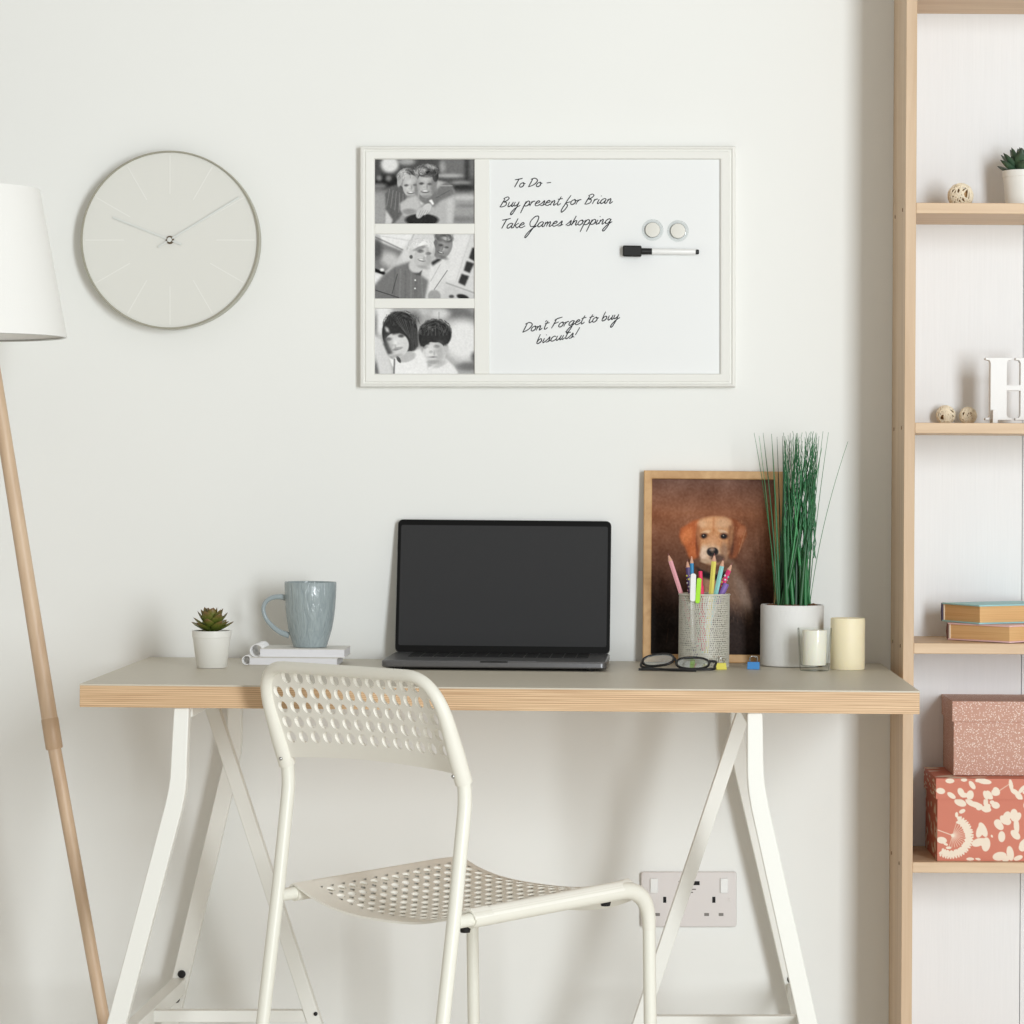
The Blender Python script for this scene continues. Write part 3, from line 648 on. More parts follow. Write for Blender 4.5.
def p3(c):
    c.I[:] = 170; c.ell(800, 110, 170, 60, 118, .9, 15); c.ell(640, 110, 80, 40, 205, .8); c.ell(470, 90, 90, 40, 190, .8); c.ell(420, 150, 60, 60, 130, .9)
    c.ell(830, 330, 160, 170, 220, .5); c.ell(880, 550, 100, 34, 118, .8); c.ell(925, 470, 24, 40, 110, .8); c.poly([(90, 60), (240, 60), (160, 300), (90, 260)], 222, 5)
    c.ell(115, 560, 26, 60, 96, .5); c.ell(98, 200, 10, 100, 120, .8); c.soften(3)
    c.poly([(60, 270), (140, 320), (200, 420), (250, 640), (130, 640), (90, 450)], 208, 3)
    c.ell(595, 285, 140, 120, 56, .1); c.ell(520, 330, 60, 60, 48, .3); c.ell(590, 440, 98, 100, 200, .1); c.ell(690, 395, 20, 36, 190, .3)
    c.ell(600, 262, 118, 88, 58, .12); c.poly([(470, 380), (480, 280), (560, 250), (720, 290), (690, 380), (640, 350), (560, 310), (545, 370)], 62, 2)
    for k in range(7): c.line(520 + k * 26, 200 + abs(k - 3) * 8, 505 + k * 32, 290, 6, 96 + (k % 2) * 26, .6)
    c.line(630, 100, 630, 165, 3, 110); c.ell(560, 235, 26, 12, 120, .8, 40)
    eyes(c, 525, 394, 26, 88); eyes(c, 610, 384, 26, 92); c.ell(572, 470, 38, 6, 120, .8); c.ell(540, 425, 34, 46, 214, .9); c.ell(562, 430, 16, 12, 165, .8); c.ell(600, 515, 70, 20, 175, .8)
    c.poly([(530, 560), (600, 530), (690, 480), (760, 550), (810, 640), (530, 640)], 222, 2); c.ell(640, 530, 60, 20, 190, .8, -25)
    c.ell(300, 265, 150, 172, 64, .06); c.poly([(390, 200), (450, 290), (455, 370), (420, 430), (350, 430)], 70, 2)
    c.poly([(250, 460), (420, 420), (470, 400), (530, 500), (545, 640), (250, 640)], 226, 2); c.ell(355, 470, 80, 42, 186, .3, -15)
    c.ell(272, 372, 104, 104, 206, .1, -12); c.poly([(160, 200), (230, 110), (330, 110), (410, 220), (380, 300), (300, 275), (240, 285), (190, 210)], 62, 2)
    c.poly([(155, 230), (190, 330), (240, 440), (200, 450), (165, 370)], 66, 2); c.poly([(172, 215), (200, 230), (215, 270), (185, 260)], 205, 2)
    for k in range(9): c.line(230 + k * 22, 130 + k * 6, 330 + k * 13, 250 + k * 16, 5, 98 + (k % 3) * 14, .6)
    eyes(c, 205, 322, 28, 92); eyes(c, 312, 296, 28, 84); c.ell(280, 402, 40, 12, 100, .7, -14); c.ell(258, 352, 18, 16, 226, .8)
    c.poly([(205, 470), (260, 500), (245, 560)], 236, 1); c.line(255, 490, 250, 610, 14, 96, .7); c.ell(290, 490, 14, 32, 90, .4, -30)
    model(c, 272, 378, 84, 90, 160, 226, -1, -12); model(c, 582, 430, 84, 90, 158, 222, 1)
    locks(c, 600, 262, 136, 104, 34, 120, 190, 5, -10, 190, 6); locks(c, 310, 200, 150, 110, 38, 116, 150, 6, 0, 180, 5)
    for k in range(26): r_ = k / 25; c.line(385 + r_ * 55, 200 + r_ * 40, 395 + r_ * 60, 420 - r_ * 40, 4, 50 + (k * 37) % 60, .5, 6)
    c.noise(8, 2, 2)
photo(p1, 159, 223.3, 'black and white photograph of a smiling couple hugging outdoors', (88, 932, 75, 625))
photo(p2, 233.8, 298.2, 'black and white photograph of an elderly couple in a kitchen', (88, 932, 70, 620))
photo(p3, 308.2, 373.6, 'black and white photograph of a dark haired woman and child', (88, 932, 66, 612))

GL = {
 'a': (1.0, [[(.75, .85), (.45, 1), (.1, .7), (.05, .2), (.3, 0), (.6, .35), (.75, .9)], [(.75, .9), (.7, .25), (.85, 0), (1.05, .2)]]),
 'b': (.95, [[(.12, 1.9), (.05, .8), (.1, .1), (.4, 0), (.7, .4), (.55, .9), (.25, .8), (.1, .4)]]),
 'c': (.85, [[(.7, .8), (.45, 1), (.1, .7), (.1, .15), (.45, 0), (.85, .3)]]),
 'e': (.85, [[(.05, .45), (.5, .6), (.6, .85), (.35, 1), (.08, .6), (.15, .1), (.5, 0), (.9, .35)]]),
 'f': (.9, [[(.5, 1.9), (.28, 1.0), (.12, 0), (-.05, -1), (.12, -1.5), (.5, -.9), (.6, -.1), (.2, .3), (.85, .6)]]),
 'g': (1.0, [[(.7, .85), (.4, 1), (.05, .6), (.15, .1), (.5, .15), (.75, .95)], [(.75, .95), (.65, -.5), (.35, -1.4), (.1, -1.2), (.4, -.4), (1.05, .4)]]),
 'h': (.9, [[(.2, 1.9), (.1, .8), (.05, 0)], [(.08, .3), (.35, .9), (.6, .85), (.6, .2), (.75, 0), (.95, .3)]]),
 'i': (.45, [[(.1, .9), (.05, .2), (.2, 0), (.45, .3)], [(.2, 1.5), (.24, 1.6)]]),
 'k': (.85, [[(.2, 1.9), (.1, .8), (.05, 0)], [(.1, .4), (.6, .95)], [(.2, .5), (.6, 0), (.85, .3)]]),
 'm': (1.2, [[(.05, .9), (.05, 0)], [(.05, .4), (.3, .95), (.42, .7), (.4, 0)], [(.4, .4), (.68, .95), (.82, .7), (.8, .1), (.97, 0), (1.2, .3)]]),
 'n': (.9, [[(.05, .9), (.05, 0)], [(.05, .4), (.35, .95), (.5, .7), (.5, .1), (.65, 0), (.9, .35)]]),
 'o': (.9, [[(.45, 1), (.1, .75), (.08, .2), (.4, 0), (.7, .35), (.6, .9), (.4, 1), (.65, .75), (.9, .8)]]),
 'p': (.95, [[(.15, 1), (.08, 0), (0, -1.4)], [(.1, .3), (.4, 1), (.75, .8), (.7, .2), (.35, 0), (.1, .2)], [(.6, .1), (.95, .35)]]),
 'r': (.72, [[(.1, .95), (.05, 0)], [(.07, .45), (.28, .88), (.6, .95)], [(.05, .02), (.06, 0)]]),
 's': (.75, [[(-.1, .1), (.25, .6), (.45, 1), (.52, .5), (.45, .05), (.1, 0)], [(.45, .02), (.8, .3)]]),
 't': (.62, [[(.3, 1.7), (.15, .7), (.2, .1), (.4, 0), (.65, .3)], [(-.05, 1.15), (.65, 1.3)]]),
 'u': (.9, [[(.05, .95), (.05, .2), (.25, 0), (.55, .4), (.65, .95)], [(.65, .95), (.62, .2), (.75, 0), (.95, .3)]]),
 'y': (.95, [[(.05, .95), (.05, .3), (.25, .1), (.55, .4), (.65, .95)], [(.65, .95), (.6, -.2), (.35, -1.5), (.1, -1.6), (.1, -1.1), (.5, -.3), (1.05, .2)]]),
 'T': (.95, [[(-.2, 1.7), (.4, 1.8), (1.0, 2.0)], [(.45, 1.8), (.35, .9), (.25, 0)]]),
 'D': (1.3, [[(.3, 1.8), (.2, .8), (.1, 0)], [(0, 1.7), (.6, 1.95), (1.2, 1.4), (.9, .5), (.1, 0)]]),
 'B': (1.2, [[(.35, 1.6), (.2, .8), (.1, 0)], [(.1, 1.65), (.6, 2), (.95, 1.7), (.7, 1.2), (.35, 1.0), (.8, .85), (.85, .3), (.4, 0), (0, .05)]]),
 'J': (1.35, [[(1.1, .25), (.35, .15), (0, 1.1), (.4, 2.1), (.95, 2.1), (1.05, 1.1), (.75, -.4), (.35, -1.9), (.1, -2.0), (.2, -1.3), (.7, -.3), (1.35, .3)]]),
 'F': (1.1, [[(.35, 1.7), (.25, .8), (.1, 0)], [(.1, 1.6), (.5, 1.9), (1.2, 2.1)], [(.3, .9), (.9, 1.15)]]),
 "'": (.2, [[(.2, 1.9), (.15, 1.5)]]), '!': (.6, [[(.45, 2.0), (.2, .5)], [(.1, .08), (.13, 0)]]), '-': (.9, [[(.1, .8), (.8, .9)]]), ' ': (.62, [])}
def write(g, text, x0, y0, x1, y1, xh, shear=.42):
    """pen strokes from (x0, y0) to (x1, y1), x-height xh; board picture units (photo pixels at the board)"""
    Y = -.0127; sc_ = s_at(Y)
    adv = sum(GL[c][0] for c in text); L = sqrt((x1 - x0) ** 2 + (y1 - y0) ** 2); k = L / adv
    ux, uy = (x1 - x0) / L, (y1 - y0) / L; pen = 0
    for c in text:
        w, strokes = GL[c]
        for st in strokes:
            pts = []
            for (a, b) in st:
                dx = (pen + a) * k + b * xh * shear; dz = b * xh
                px = x0 + ux * dx; py = y0 + uy * dx - dz
                pts.append(((px - CX) * sc_, Y, (CY - py) * sc_))
            P = spline(pts, 5)
            g.tube(P, [.00095 * (1 - .25 * abs(2 * i / max(1, len(P) - 1) - 1)) for i in range(len(P))], 6, flat=(0, 1, 0))
        pen += w
for words, args in (('To Do -', (513, 187.3, 550, 186.4, 4.4)), ('Buy present for Brian', (499.5, 207, 612, 203.2, 4.9)), ('Take James shopping', (500, 228.6, 611, 223.6, 4.9)),
                    ("Don't Forget to buy", (522, 332.5, 619, 318.5, 4.6)), ('biscuits!', (536, 343.8, 577, 337, 4.6))):
    g = G(); write(g, words, *args); part('handwriting', g, M['ink'], wb, smooth=True, label='black handwriting reading ' + words.replace("'", '').replace('!', '').replace(' -', ''))

# magnets and pen held on the board
def magnet(px, py, label):
    p = W(px, py, -.018); t = thing('board_magnet', label, 'magnet', (p.x, -.0126, p.z), group='round magnets on the whiteboard')
    part('rim_disc', G().lathe([(0, 0), (.0150, 0), (.0166, .0012), (.0160, .003), (.0125, .0046), (.0118, .0046), (.0118, .0015), (0, .0015)], 40, (0, 0, 0), RX), M['clear'], t, smooth=True, label='clear acrylic rim')
    part('centre', G().lathe([(0, .0016), (.0112, .0016), (.0116, .004), (.0110, .0052), (0, .0054)], 40, (0, 0, 0), RX), M['pale_silver'], t, smooth=True, label='silver centre disc')
magnet(652.7, 229.8, 'left one of two clear rimmed silver magnets above the marker pen')
magnet(678, 230.8, 'right one of two clear rimmed silver magnets above the marker pen')
mk = thing('marker_pen', 'white dry wipe marker pen with black cap and eraser lying across the whiteboard', 'marker', W(660, 251.5, -.02), (0, .012, 0))
q = lambda px: (px - 660) * s_at(-.02)
RY = Matrix.Rotation(pi / 2, 3, 'Y')
part('barrel', G().lathe([(0, q(651)), (.0046, q(651)), (.0047, q(652)), (.0045, q(694.5)), (.0038, q(695.6)), (0, q(695.6))], 24, (0, 0, 0), RY), M['white_plastic'], mk, smooth=True)
part('end_plug', G().lathe([(0, q(695.5)), (.0036, q(695.5)), (.0038, q(698)), (.003, q(699)), (0, q(699))], 20, (0, 0, 0), RY), M['black'], mk, smooth=True)
cp = part('cap', G().lathe([(0, q(641)), (.0050, q(641)), (.0048, q(652)), (0, q(652))], 20, (0, 0, 0), RY), M['black'], mk, smooth=True)
part('eraser', G().bb(q(622.8), q(641.5), -.0075, .0068, -.0082, .0082), M['rubber'], cp, bevel=.0018)

# ================================================================== SOCKET
so = thing('wall_socket', 'double wall socket plate with two switches and usb ports below the desk', 'socket', W(688.7, 898.8, 0))
def sx(px): return (px - 688.7) * s_at(-.004)
def sz(py): return (898.8 - py) * s_at(-.004)
gp = G().prism(rrect(sx(640.9), sx(736.6), sz(926.2), sz(871.2), .004), -.0085, -.0002); part('plate', gp, M['socket'], so, bevel=.0018, seg=3)
for cxs in (653.9, 723.8):
    part('switch', G().bb(sx(cxs - 3.8), sx(cxs + 3.8), -.0118, -.008, sz(892.2), sz(877.4)), M['white_plastic'], so, bevel=.0012)
for e in (664.6, 713.7):
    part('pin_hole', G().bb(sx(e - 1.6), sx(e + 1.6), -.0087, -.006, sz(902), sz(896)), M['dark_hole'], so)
    for dx in (-7.2, 7.2):
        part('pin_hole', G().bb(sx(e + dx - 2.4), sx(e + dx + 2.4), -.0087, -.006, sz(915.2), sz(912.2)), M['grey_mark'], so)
for e in (682.1, 696):
    part('usb_port', G().bb(sx(e - 3.5), sx(e + 3.5), -.0087, -.006, sz(884.4), sz(880.4)), M['dark_hole'], so)
for a, b, c_ in ((690.5, 695.8, 888.6), (690, 693, 891.6)):
    part('printed_mark', G().bb(sx(a), sx(b), -.0086, -.006, sz(c_ + .6), sz(c_ - .6)), M['grey_mark'], so)
part('indicator', G().lathe([(0, 0), (.0028, 0), (.0024, .0005), (0, .0006)], 16, (sx(729.3), -.0085, sz(899)), RX), M['socket'], so, smooth=True)

# ================================================================== FLOOR LAMP
lp = W(-40, 337, -.30)
fl = thing('floor_lamp', 'tripod floor lamp with white drum shade and wooden legs left of the desk', 'lamp', (lp.x, lp.y, 0))
zs0 = lp.z; zs1 = W(0, 189, -.30).z; r0, r1 = 105.5 * s_at(-.3), 78.5 * s_at(-.3)
part('lamp_shade', G().lathe([(r0, zs0), (r1, zs1), (r1 - .0012, zs1), (r0 - .0012, zs0), (r0, zs0)], 96), M['shade'], fl, smooth=True, label='white fabric shade')
part('shade_ring', G().tube([(cos(a) * (r0 - .002), sin(a) * (r0 - .002), zs0 + .001) for a in [2 * pi * i / 64 for i in range(64)]], .0016, 8, closed=True), M['steel'], fl, smooth=True)
g = G().tube([(cos(a) * (r1 - .002), sin(a) * (r1 - .002), zs1 - .02) for a in [2 * pi * i / 64 for i in range(64)]], .0014, 8, closed=True)
for k in range(3):
    a = 2 * pi * k / 3; g.cyl((0, 0, zs1 - .03), (cos(a) * (r1 - .003), sin(a) * (r1 - .003), zs1 - .02), .0014, 8)
part('shade_spider', g, M['steel'], fl, smooth=True)
part('bulb', G().sphere((0, 0, zs0 + .10), .03, 20, (1, 1, 1.2)), M['white_plastic'], fl, smooth=True)
part('socket_stem', G().cyl((0, 0, zs0 - .02), (0, 0, zs0 + .08), .014, 18), M['white_metal'], fl, smooth=True)
part('hub', G().lathe([(0, zs0 + .0), (.04, zs0), (.04, zs0 + .018), (0, zs0 + .018)], 32), M['beech'], fl, smooth=True)
def lamp_leg(top, joint, foot):
    top, joint, foot = Vector(top), Vector(joint), Vector(foot)
    u = (joint - top).normalized()
    lg = part('leg', G().tube([top, joint - u * .04], [.0095, .0115], 18), M['beech'], fl, smooth=True)
    part('joint', G().tube([joint - u * .045, joint - u * .043, joint - .002 * u, joint], [.0112, .0122, .0122, .0112], 18), M['beech_dark'], lg, smooth=True)
    part('lower_leg', G().tube([joint - u * .002, foot], [.0094, .0084], 18), M['beech'], lg, smooth=True)
jt = W(54.5, 749, -.33) - Vector((lp.x, lp.y, 0)); ft_ = W(134, 1182, -.345) - Vector((lp.x, lp.y, 0)); ft_.z = 0
tp = W(-12, 352, -.31) - Vector((lp.x, lp.y, 0)); tp.z = zs0 + .005
lamp_leg(tp, jt, ft_)
for a in (120, -120):
    R = Matrix.Rotation(radians(a), 3, 'Z'); lamp_leg(R @ tp, R @ jt, R @ ft_)

# ================================================================== ON THE DESK
def on_desk(px, Y, dz=0.0):
    X = (px - CX) * s_at(Y); return Vector((X, Y, deskz(X) + dz + .0003))

# small succulent
def leaf(g, base, d, up, L, w, th, curl=.2, cols=None):
    """thick pointed leaf"""
    d = Vector(d).normalized(); up = (Vector(up) - d * Vector(up).dot(d)).normalized(); sd = d.cross(up)
    pr = [(0, .35, .7), (.2, .7, 1), (.45, 1, 1), (.7, .85, .8), (.88, .45, .5), (1, .02, .08)]; n = 8; vs = []
    for t, ww, tt in pr:
        c = Vector(base) + d * L * t + up * curl * L * t * t
        for k in range(n):
            a = 2 * pi * k / n; y = sin(a) * th * tt * .5; y += abs(cos(a)) * th * .55 * tt
            vs.append(c + sd * cos(a) * w * .5 * ww + up * y)
    fs = [(i * n + k, i * n + (k + 1) % n, (i + 1) * n + (k + 1) % n, (i + 1) * n + k) for i in range(len(pr) - 1) for k in range(n)]
    fs += [tuple(range(n))[::-1], tuple(range(len(pr) * n - n, len(pr) * n))]
    o = g.add(vs, fs)
    if cols:
        c1, c2, c3 = [np.array(lin(q_)) for q_ in cols]; tint = random.uniform(.85, 1.15)
        for i in range(len(pr)):
            t = pr[i][0]; cc = (c1 + (c2 - c1) * min(1, t / .6)) if t < .7 else c2 + (c3 - c2) * min(1, (t - .6) / .4)
            for k in range(n):
                e = abs(cos(2 * pi * k / n)) ** 4 * .28 * t; g.c[o + i * n + k] = tuple((cc * (1 - e) + c3 * e) * tint)
def small_pot(t, h=.054, ra=.0218, rb=.0286):
    part('pot', G().lathe([(0, 0), (ra - .001, 0), (ra, .001), (rb - .0011, h - .010), (rb - .0004, h - .0095), (rb, h), (rb - .002, h), (rb - .003, h - .008), (0, h - .008)], 48), M['pot_white'], t, smooth=True)
    part('soil', G().lathe([(0, h - .0065), (rb - .0032, h - .0068), (rb - .004, h - .0085), (0, h - .009)], 32), M['soil'], t, smooth=True)
p = on_desk(211.7, -.245)
sc = thing('potted_succulent', 'small reddish green succulent in a white pot on the left end of the desk', 'plant', p)
small_pot(sc)
g = G(); random.seed(3)
for cnt, el, L, w, z, off in ((5, 17, .034, .017, .0555, 14), (5, 24, .030, .018, .058, 48), (6, 40, .031, .020, .060, 5), (6, 56, .029, .018, .063, 32), (5, 70, .025, .014, .066, 10), (3, 82, .022, .010, .067, 0)):
    for i in range(cnt):
        a = radians(off + 360 * i / cnt + random.uniform(-9, 9)); e = radians(el + random.uniform(-6, 6))
        d = Vector((cos(a) * cos(e), sin(a) * cos(e), sin(e))); b = Vector((cos(a) * .002, sin(a) * .002, z - .003)); up = (0, 0, 1) if el < 80 else (-cos(a), -sin(a), 0)
        leaf(g, b, d, up, L * random.uniform(.92, 1.05), w, .0035, .14, ((62, 86, 28), (106, 124, 46), (118, 84, 54)))
o_ = g.add([], []); nb_ = len(g.v); g.cyl((0, 0, .044), (0, 0, .066), .004, 10)
for i in range(nb_, len(g.v)): g.c[i] = lin((80, 88, 44))
part('rosette', g, M['leaf_painted'], sc, smooth=True, ang=60)

# notebooks
def notebook(label, x0, x1, y0, y1, z0, th, rc, page_var):
    c = Vector(((x0 + x1) / 2, (y0 + y1) / 2, 0)); t = thing('notebook', label, 'notebook', (c.x, c.y, deskz(c.x) + z0 + .0003), (0, TILT, 0), group='two wire bound notebooks under the mug')
    w, d = x1 - x0, y1 - y0
    part('pages', G().bb(-w / 2 + .001, w / 2 - .001, -d / 2 + .001, d / 2 - .001, .0008, th - .0008), M['paper'], t)
    for a, b in ((0, .0008), (th - .0008, th)): part('cover', G().bb(-w / 2, w / 2, -d / 2, d / 2, a, b), M['cover_grey'], t, bevel=.0002)
    g = G(); n = int(d / .0042)
    for i in range(n):
        y = -d / 2 + .003 + (d - .006) * i / (n - 1)
        for e in (-.0006, .0006):
            g.tube([(-w / 2 - rc * .55 + cos(a) * rc, y + e, max(.0004, th * .55) + max(0, rc - th * .55) + sin(a) * rc * .98) for a in [2 * pi * k / 18 for k in range(18)]], .0005, 6, closed=True)
    part('wire_binding', g, M['wire_white'], t, smooth=True)
    return t
zl = .0112
notebook('lower of the two white wire bound notebooks stacked on the desk', -.5450, -.414, -.178, -.080, 0, zl, .0068, 0)
notebook('upper white wire bound notebook with the mug standing on it', -.5305, -.4035, -.170, -.074, zl + .0002, .0125, .0092, 1)
# mug
zn = zl + .0130
mp_ = on_desk(310, -.119, zn + .0003); mg = thing('mug', 'grey blue glazed mug with bark textured side standing on the notebooks', 'mug', mp_, (0, TILT, 0))
prof = [(0, .002), (.021, .002), (.0225, 0), (.0248, 0), (.0262, .004), (.0295, .015), (.0329, .027), (.0354, .042), (.0371, .057), (.0384, .076), (.0390, .0962), (.0384, .0972), (.0374, .0962), (.0366, .076), (.0345, .050), (.029, .02), (.024, .006), (0, .005)]
part('body', G().lathe(prof, 96, jitter=lambda a, z: .004 * sin(11 * a + 60 * z) * sin(23 * a - 90 * z) if .004 < z < .094 else 0), M['mug'], mg, smooth=True)
hp = spline([(-.0365, 0, .073), (-.046, 0, .0745), (-.0585, 0, .0725), (-.0680, 0, .065), (-.0705, 0, .054), (-.066, 0, .041), (-.0565, 0, .030), (-.045, 0, .0215), (-.031, 0, .0165)], 6)
part('handle', G().tube(hp, [.0031 + .0016 * abs(2 * i / (len(hp) - 1) - 1) ** 2 for i in range(len(hp))], 14), M['mug_plain'], mg, smooth=True)

# laptop
lx = -.1770; LY = -.1535
la = thing('laptop', 'open dark grey laptop with a blank black screen in the middle of the desk', 'laptop', (lx, LY, deskz(lx) + .0003), (0, TILT, -.02))
lw = .3277 / 2
bs = part('base', G().prism(rrect(-lw, lw, -.105, .108, .009, 6), .0035, .0135, 'z'), M['space_grey'], la, bevel=.0022, seg=3)
kg = G()
for r in range(6):
    n = 14
    for i in range(n):
        if r == 0 and 3 < i < 9:
            if i == 4: kg.bb(-.135 + .27 * 4 / 14 + .0012, -.135 + .27 * 9 / 14 - .0012, -.010, .006, .0136, .0142)
            continue
        x = -.135 + .27 * i / n; y = -.010 + r * .0185; kg.bb(x + .0012, x + .27 / n - .0012, y, y + .016, .0136, .0142)
part('keyboard', kg, M['black'], bs)
part('trackpad', G().prism(rrect(-.062, .062, -.098, -.018, .004), .0134, .0138, 'z'), M['space_grey'], bs)
part('finger_notch', G().bb(-.02, .02, -.1055, -.102, .0115, .0138), M['black'], bs, bevel=.0006)
for sx_ in (-1, 1):
    for y in (-.09, .09): part('foot', G().lathe([(0, 0), (.006, 0), (.007, .0038), (0, .0038)], 16, (sx_ * .14, y, 0)), M['rubber'], bs)
LA = radians(10)
scn = bpy.data.objects.new('screen', None)
sg = G().prism(rrect(-lw, lw, 0, .2055, .008, 6), -.0028, .0028); RL = Matrix.Translation((0, .104, .0125)) @ Matrix.Rotation(-LA, 4, 'X')
bpy.data.objects.remove(scn)
sc_o = part('lid', sg.xf(RL), M['space_grey'], la, bevel=.0012)
part('bezel', G().prism(rrect(-lw + .0007, lw - .0007,   .001, .2048, .0075, 6), -.0032, -.0020).xf(RL), M['bezel'], sc_o)
part('display', G().prism(rrect(-lw + .0052, lw - .0052,   .0110, .1965, .003, 4), -.0036, -.0030).xf(RL), M['screen'], sc_o)
part('hinge', G().cyl((-.12, .1065, .0135), (.12, .1065, .0135), .0045, 14), M['black'], sc_o, smooth=True)

# dog picture
dp = on_desk(712, -.0262)
df = thing('picture_frame', 'oak picture frame holding a photograph of a golden puppy leaning on the wall', 'picture frame', dp, (0, TILT, 0))
fw, fh = .2130 / 2, .2935; tl = math.asin(.014 / fh)
RD = Matrix.Rotation(-tl, 4, 'X')
bw = .0125; P_ = [(0, .0), (0, .0135), (.1, .0145), (.9, .0145), (1, .0135), (1, 0)]; n = len(P_); vs = []
for cx_, cz_, qx, qz in ((-fw, 0, -fw + bw, bw), (fw, 0, fw - bw, bw), (fw, fh, fw - bw, fh - bw), (-fw, fh, -fw + bw, fh - bw)):
    for t, y in P_: vs.append((cx_ + (qx - cx_) * t, -y + .0072, cz_ + (qz - cz_) * t))
fs = [(k * n + i, k * n + (i + 1) % n, ((k + 1) % 4) * n + (i + 1) % n, ((k + 1) % 4) * n + i) for k in range(4) for i in range(n)]
gg = G(); gg.add(vs, fs); part('frame', gg.xf(RD), M['oak_frame'], df, smooth=True, ang=15)
part('backing', G().bb(-fw + .004, fw - .004, .0, .0068, .004, fh - .004).xf(RD), M['soil'], df)
dc = Canvas(62, 765, -125, 879, 260, 372, (122, 82, 66))
def dog(c):
    T = np.clip((c.Y + 125) / 1004, 0, 1)[..., None]
    top, mid, low, bot = [np.array(v, float) for v in ((110, 78, 66), (140, 88, 60), (84, 52, 37), (26, 18, 15))]
    c.I = np.where(T < .2, top + (mid - top) * T / .2, np.where(T < .55, mid + (low - mid) * (T - .2) / .35, np.where(T < .8, low + (bot - low) * (T - .55) / .25, bot)))
    c.noise(16, 6, 18); c.noise(10, 3, 12); c.noise(8, 24, 24)
    for k in range(60):
        x = random.uniform(70, 760); y = random.uniform(560, 860); c.line(x, y, x + random.uniform(-30, 30), y - random.uniform(30, 90), 3, (100, 68, 50), .25, 6)
    # body
    c.poly([(330, 330), (520, 330), (560, 400), (605, 480), (635, 590), (640, 700), (560, 800), (350, 800), (330, 560), (345, 440)], (124, 94, 76), 4)
    c.poly([(520, 400), (590, 470), (632, 590), (636, 680), (590, 620), (560, 520)], (140, 120, 108), 6, .7)
    c.poly([(350, 440), (470, 450), (440, 560), (360, 560)], (176, 134, 102), 5, .8); c.ell(480, 760, 190, 150, (46, 32, 27), .7)
    for k in range(90):
        x = random.uniform(350, 620); y = random.uniform(430, 680); c.line(x, y, x + random.uniform(-6, 10), y + random.uniform(14, 34), 3, random.choice([(156, 122, 98), (90, 64, 50), (170, 140, 116)]), .35, 4)
    c.poly([(318, 375), (360, 395), (430, 420), (500, 400), (500, 430), (420, 455), (340, 430)], (26, 20, 20), 2)
    c.poly([(300, 330), (350, 340), (420, 370), (500, 350), (520, 380), (420, 420), (330, 385)], (104, 70, 50), 3)
    # head, ears, face
    c.poly([(340, 108), (300, 115), (230, 160), (222, 205), (250, 250), (275, 320), (300, 335), (330, 325), (350, 260), (350, 160)], (176, 92, 50), 2)
    c.ell(268, 200, 30, 50, (204, 118, 68), .8, 20); c.ell(300, 290, 24, 40, (190, 104, 58), .8); c.ell(326, 235, 10, 80, (120, 58, 32), .8)
    c.poly([(495, 95), (545, 110), (598, 150), (606, 190), (580, 250), (545, 325), (510, 330), (498, 260), (500, 160)], (146, 80, 46), 2)
    c.poly([(505, 110), (530, 120), (545, 200), (530, 320), (505, 320), (498, 200)], (96, 52, 32), 8, .8); c.ell(575, 175, 20, 34, (168, 104, 70), .8, 30); c.ell(520, 230, 12, 80, (84, 46, 30), .8); c.line(600, 165, 560, 300, 5, (176, 128, 92), .6)
    c.poly([(330, 130), (360, 104), (410, 92), (470, 93), (512, 108), (528, 160), (524, 230), (505, 290), (480, 345), (430, 365), (375, 358), (345, 310), (330, 240), (322, 180)], (204, 146, 100), 3)
    c.ell(420, 125, 80, 30, (218, 164, 120), .8); c.ell(475, 130, 42, 32, (200, 160, 128), .9, a=.6); c.ell(352, 135, 24, 22, (222, 180, 144), .9, a=.6); c.line(418, 100, 414, 240, 9, (178, 108, 66), .6, 14)
    c.ell(375, 180, 26, 10, (226, 184, 146), .7, -15); c.ell(470, 176, 28, 10, (214, 176, 144), .7, 15)
    c.ell(364, 202, 23, 17, (100, 58, 38), .7); c.ell(364, 203, 15, 12, (24, 16, 15), .4); c.ell(476, 202, 25, 18, (92, 56, 40), .7); c.ell(476, 203, 17, 13, (22, 15, 15), .4)
    c.ell(360, 199, 3, 3, (190, 180, 170), .6); c.ell(473, 199, 3, 3, (180, 170, 160), .6)
    c.ell(412, 232, 40, 40, (206, 150, 108), .8); c.ell(405, 305, 60, 54, (214, 178, 148), .5); c.ell(362, 300, 20, 44, (226, 196, 170), .8); c.ell(478, 290, 22, 50, (160, 122, 96), .8)
    c.ell(412, 292, 33, 27, (30, 27, 29), .25); c.ell(408, 280, 18, 7, (92, 88, 92), .8); c.ell(402, 300, 6, 5, (8, 8, 8), .5); c.ell(425, 300, 6, 5, (8, 8, 8), .5)
    c.ell(440, 330, 40, 24, (90, 66, 56), .7); c.line(412, 316, 412, 340, 4, (50, 36, 32), .8); c.ell(380, 345, 34, 12, (196, 164, 136), .7)
    for k in range(140):
        x = random.uniform(235, 590); y = random.uniform(100, 330); c.line(x, y, x + random.uniform(-4, 4), y + random.uniform(6, 16), 2, random.choice([(232, 184, 138), (128, 72, 42)]), .24, 4)
    c.line(333, 150, 338, 290, 14, (132, 74, 44), .5, 16); c.line(512, 150, 505, 280, 16, (92, 54, 36), .55, 18); c.ell(410, 262, 14, 30, (226, 178, 138), .9, a=.5)
    c.noise(8, 3, 3); c.noise(8, 2, 2)
dog(dc)
g = G(); e = .0008
dc.put(g, (-fw + bw - e, -.0012, fh - bw + e), (2 * (fw - bw + e), 0, 0), (0, 0, -(fh - 2 * bw + 2 * e)))
part('photograph', g.xf(RD), M['print_dog'], df, recalc=False, label='photograph of a golden puppy against brown grass')

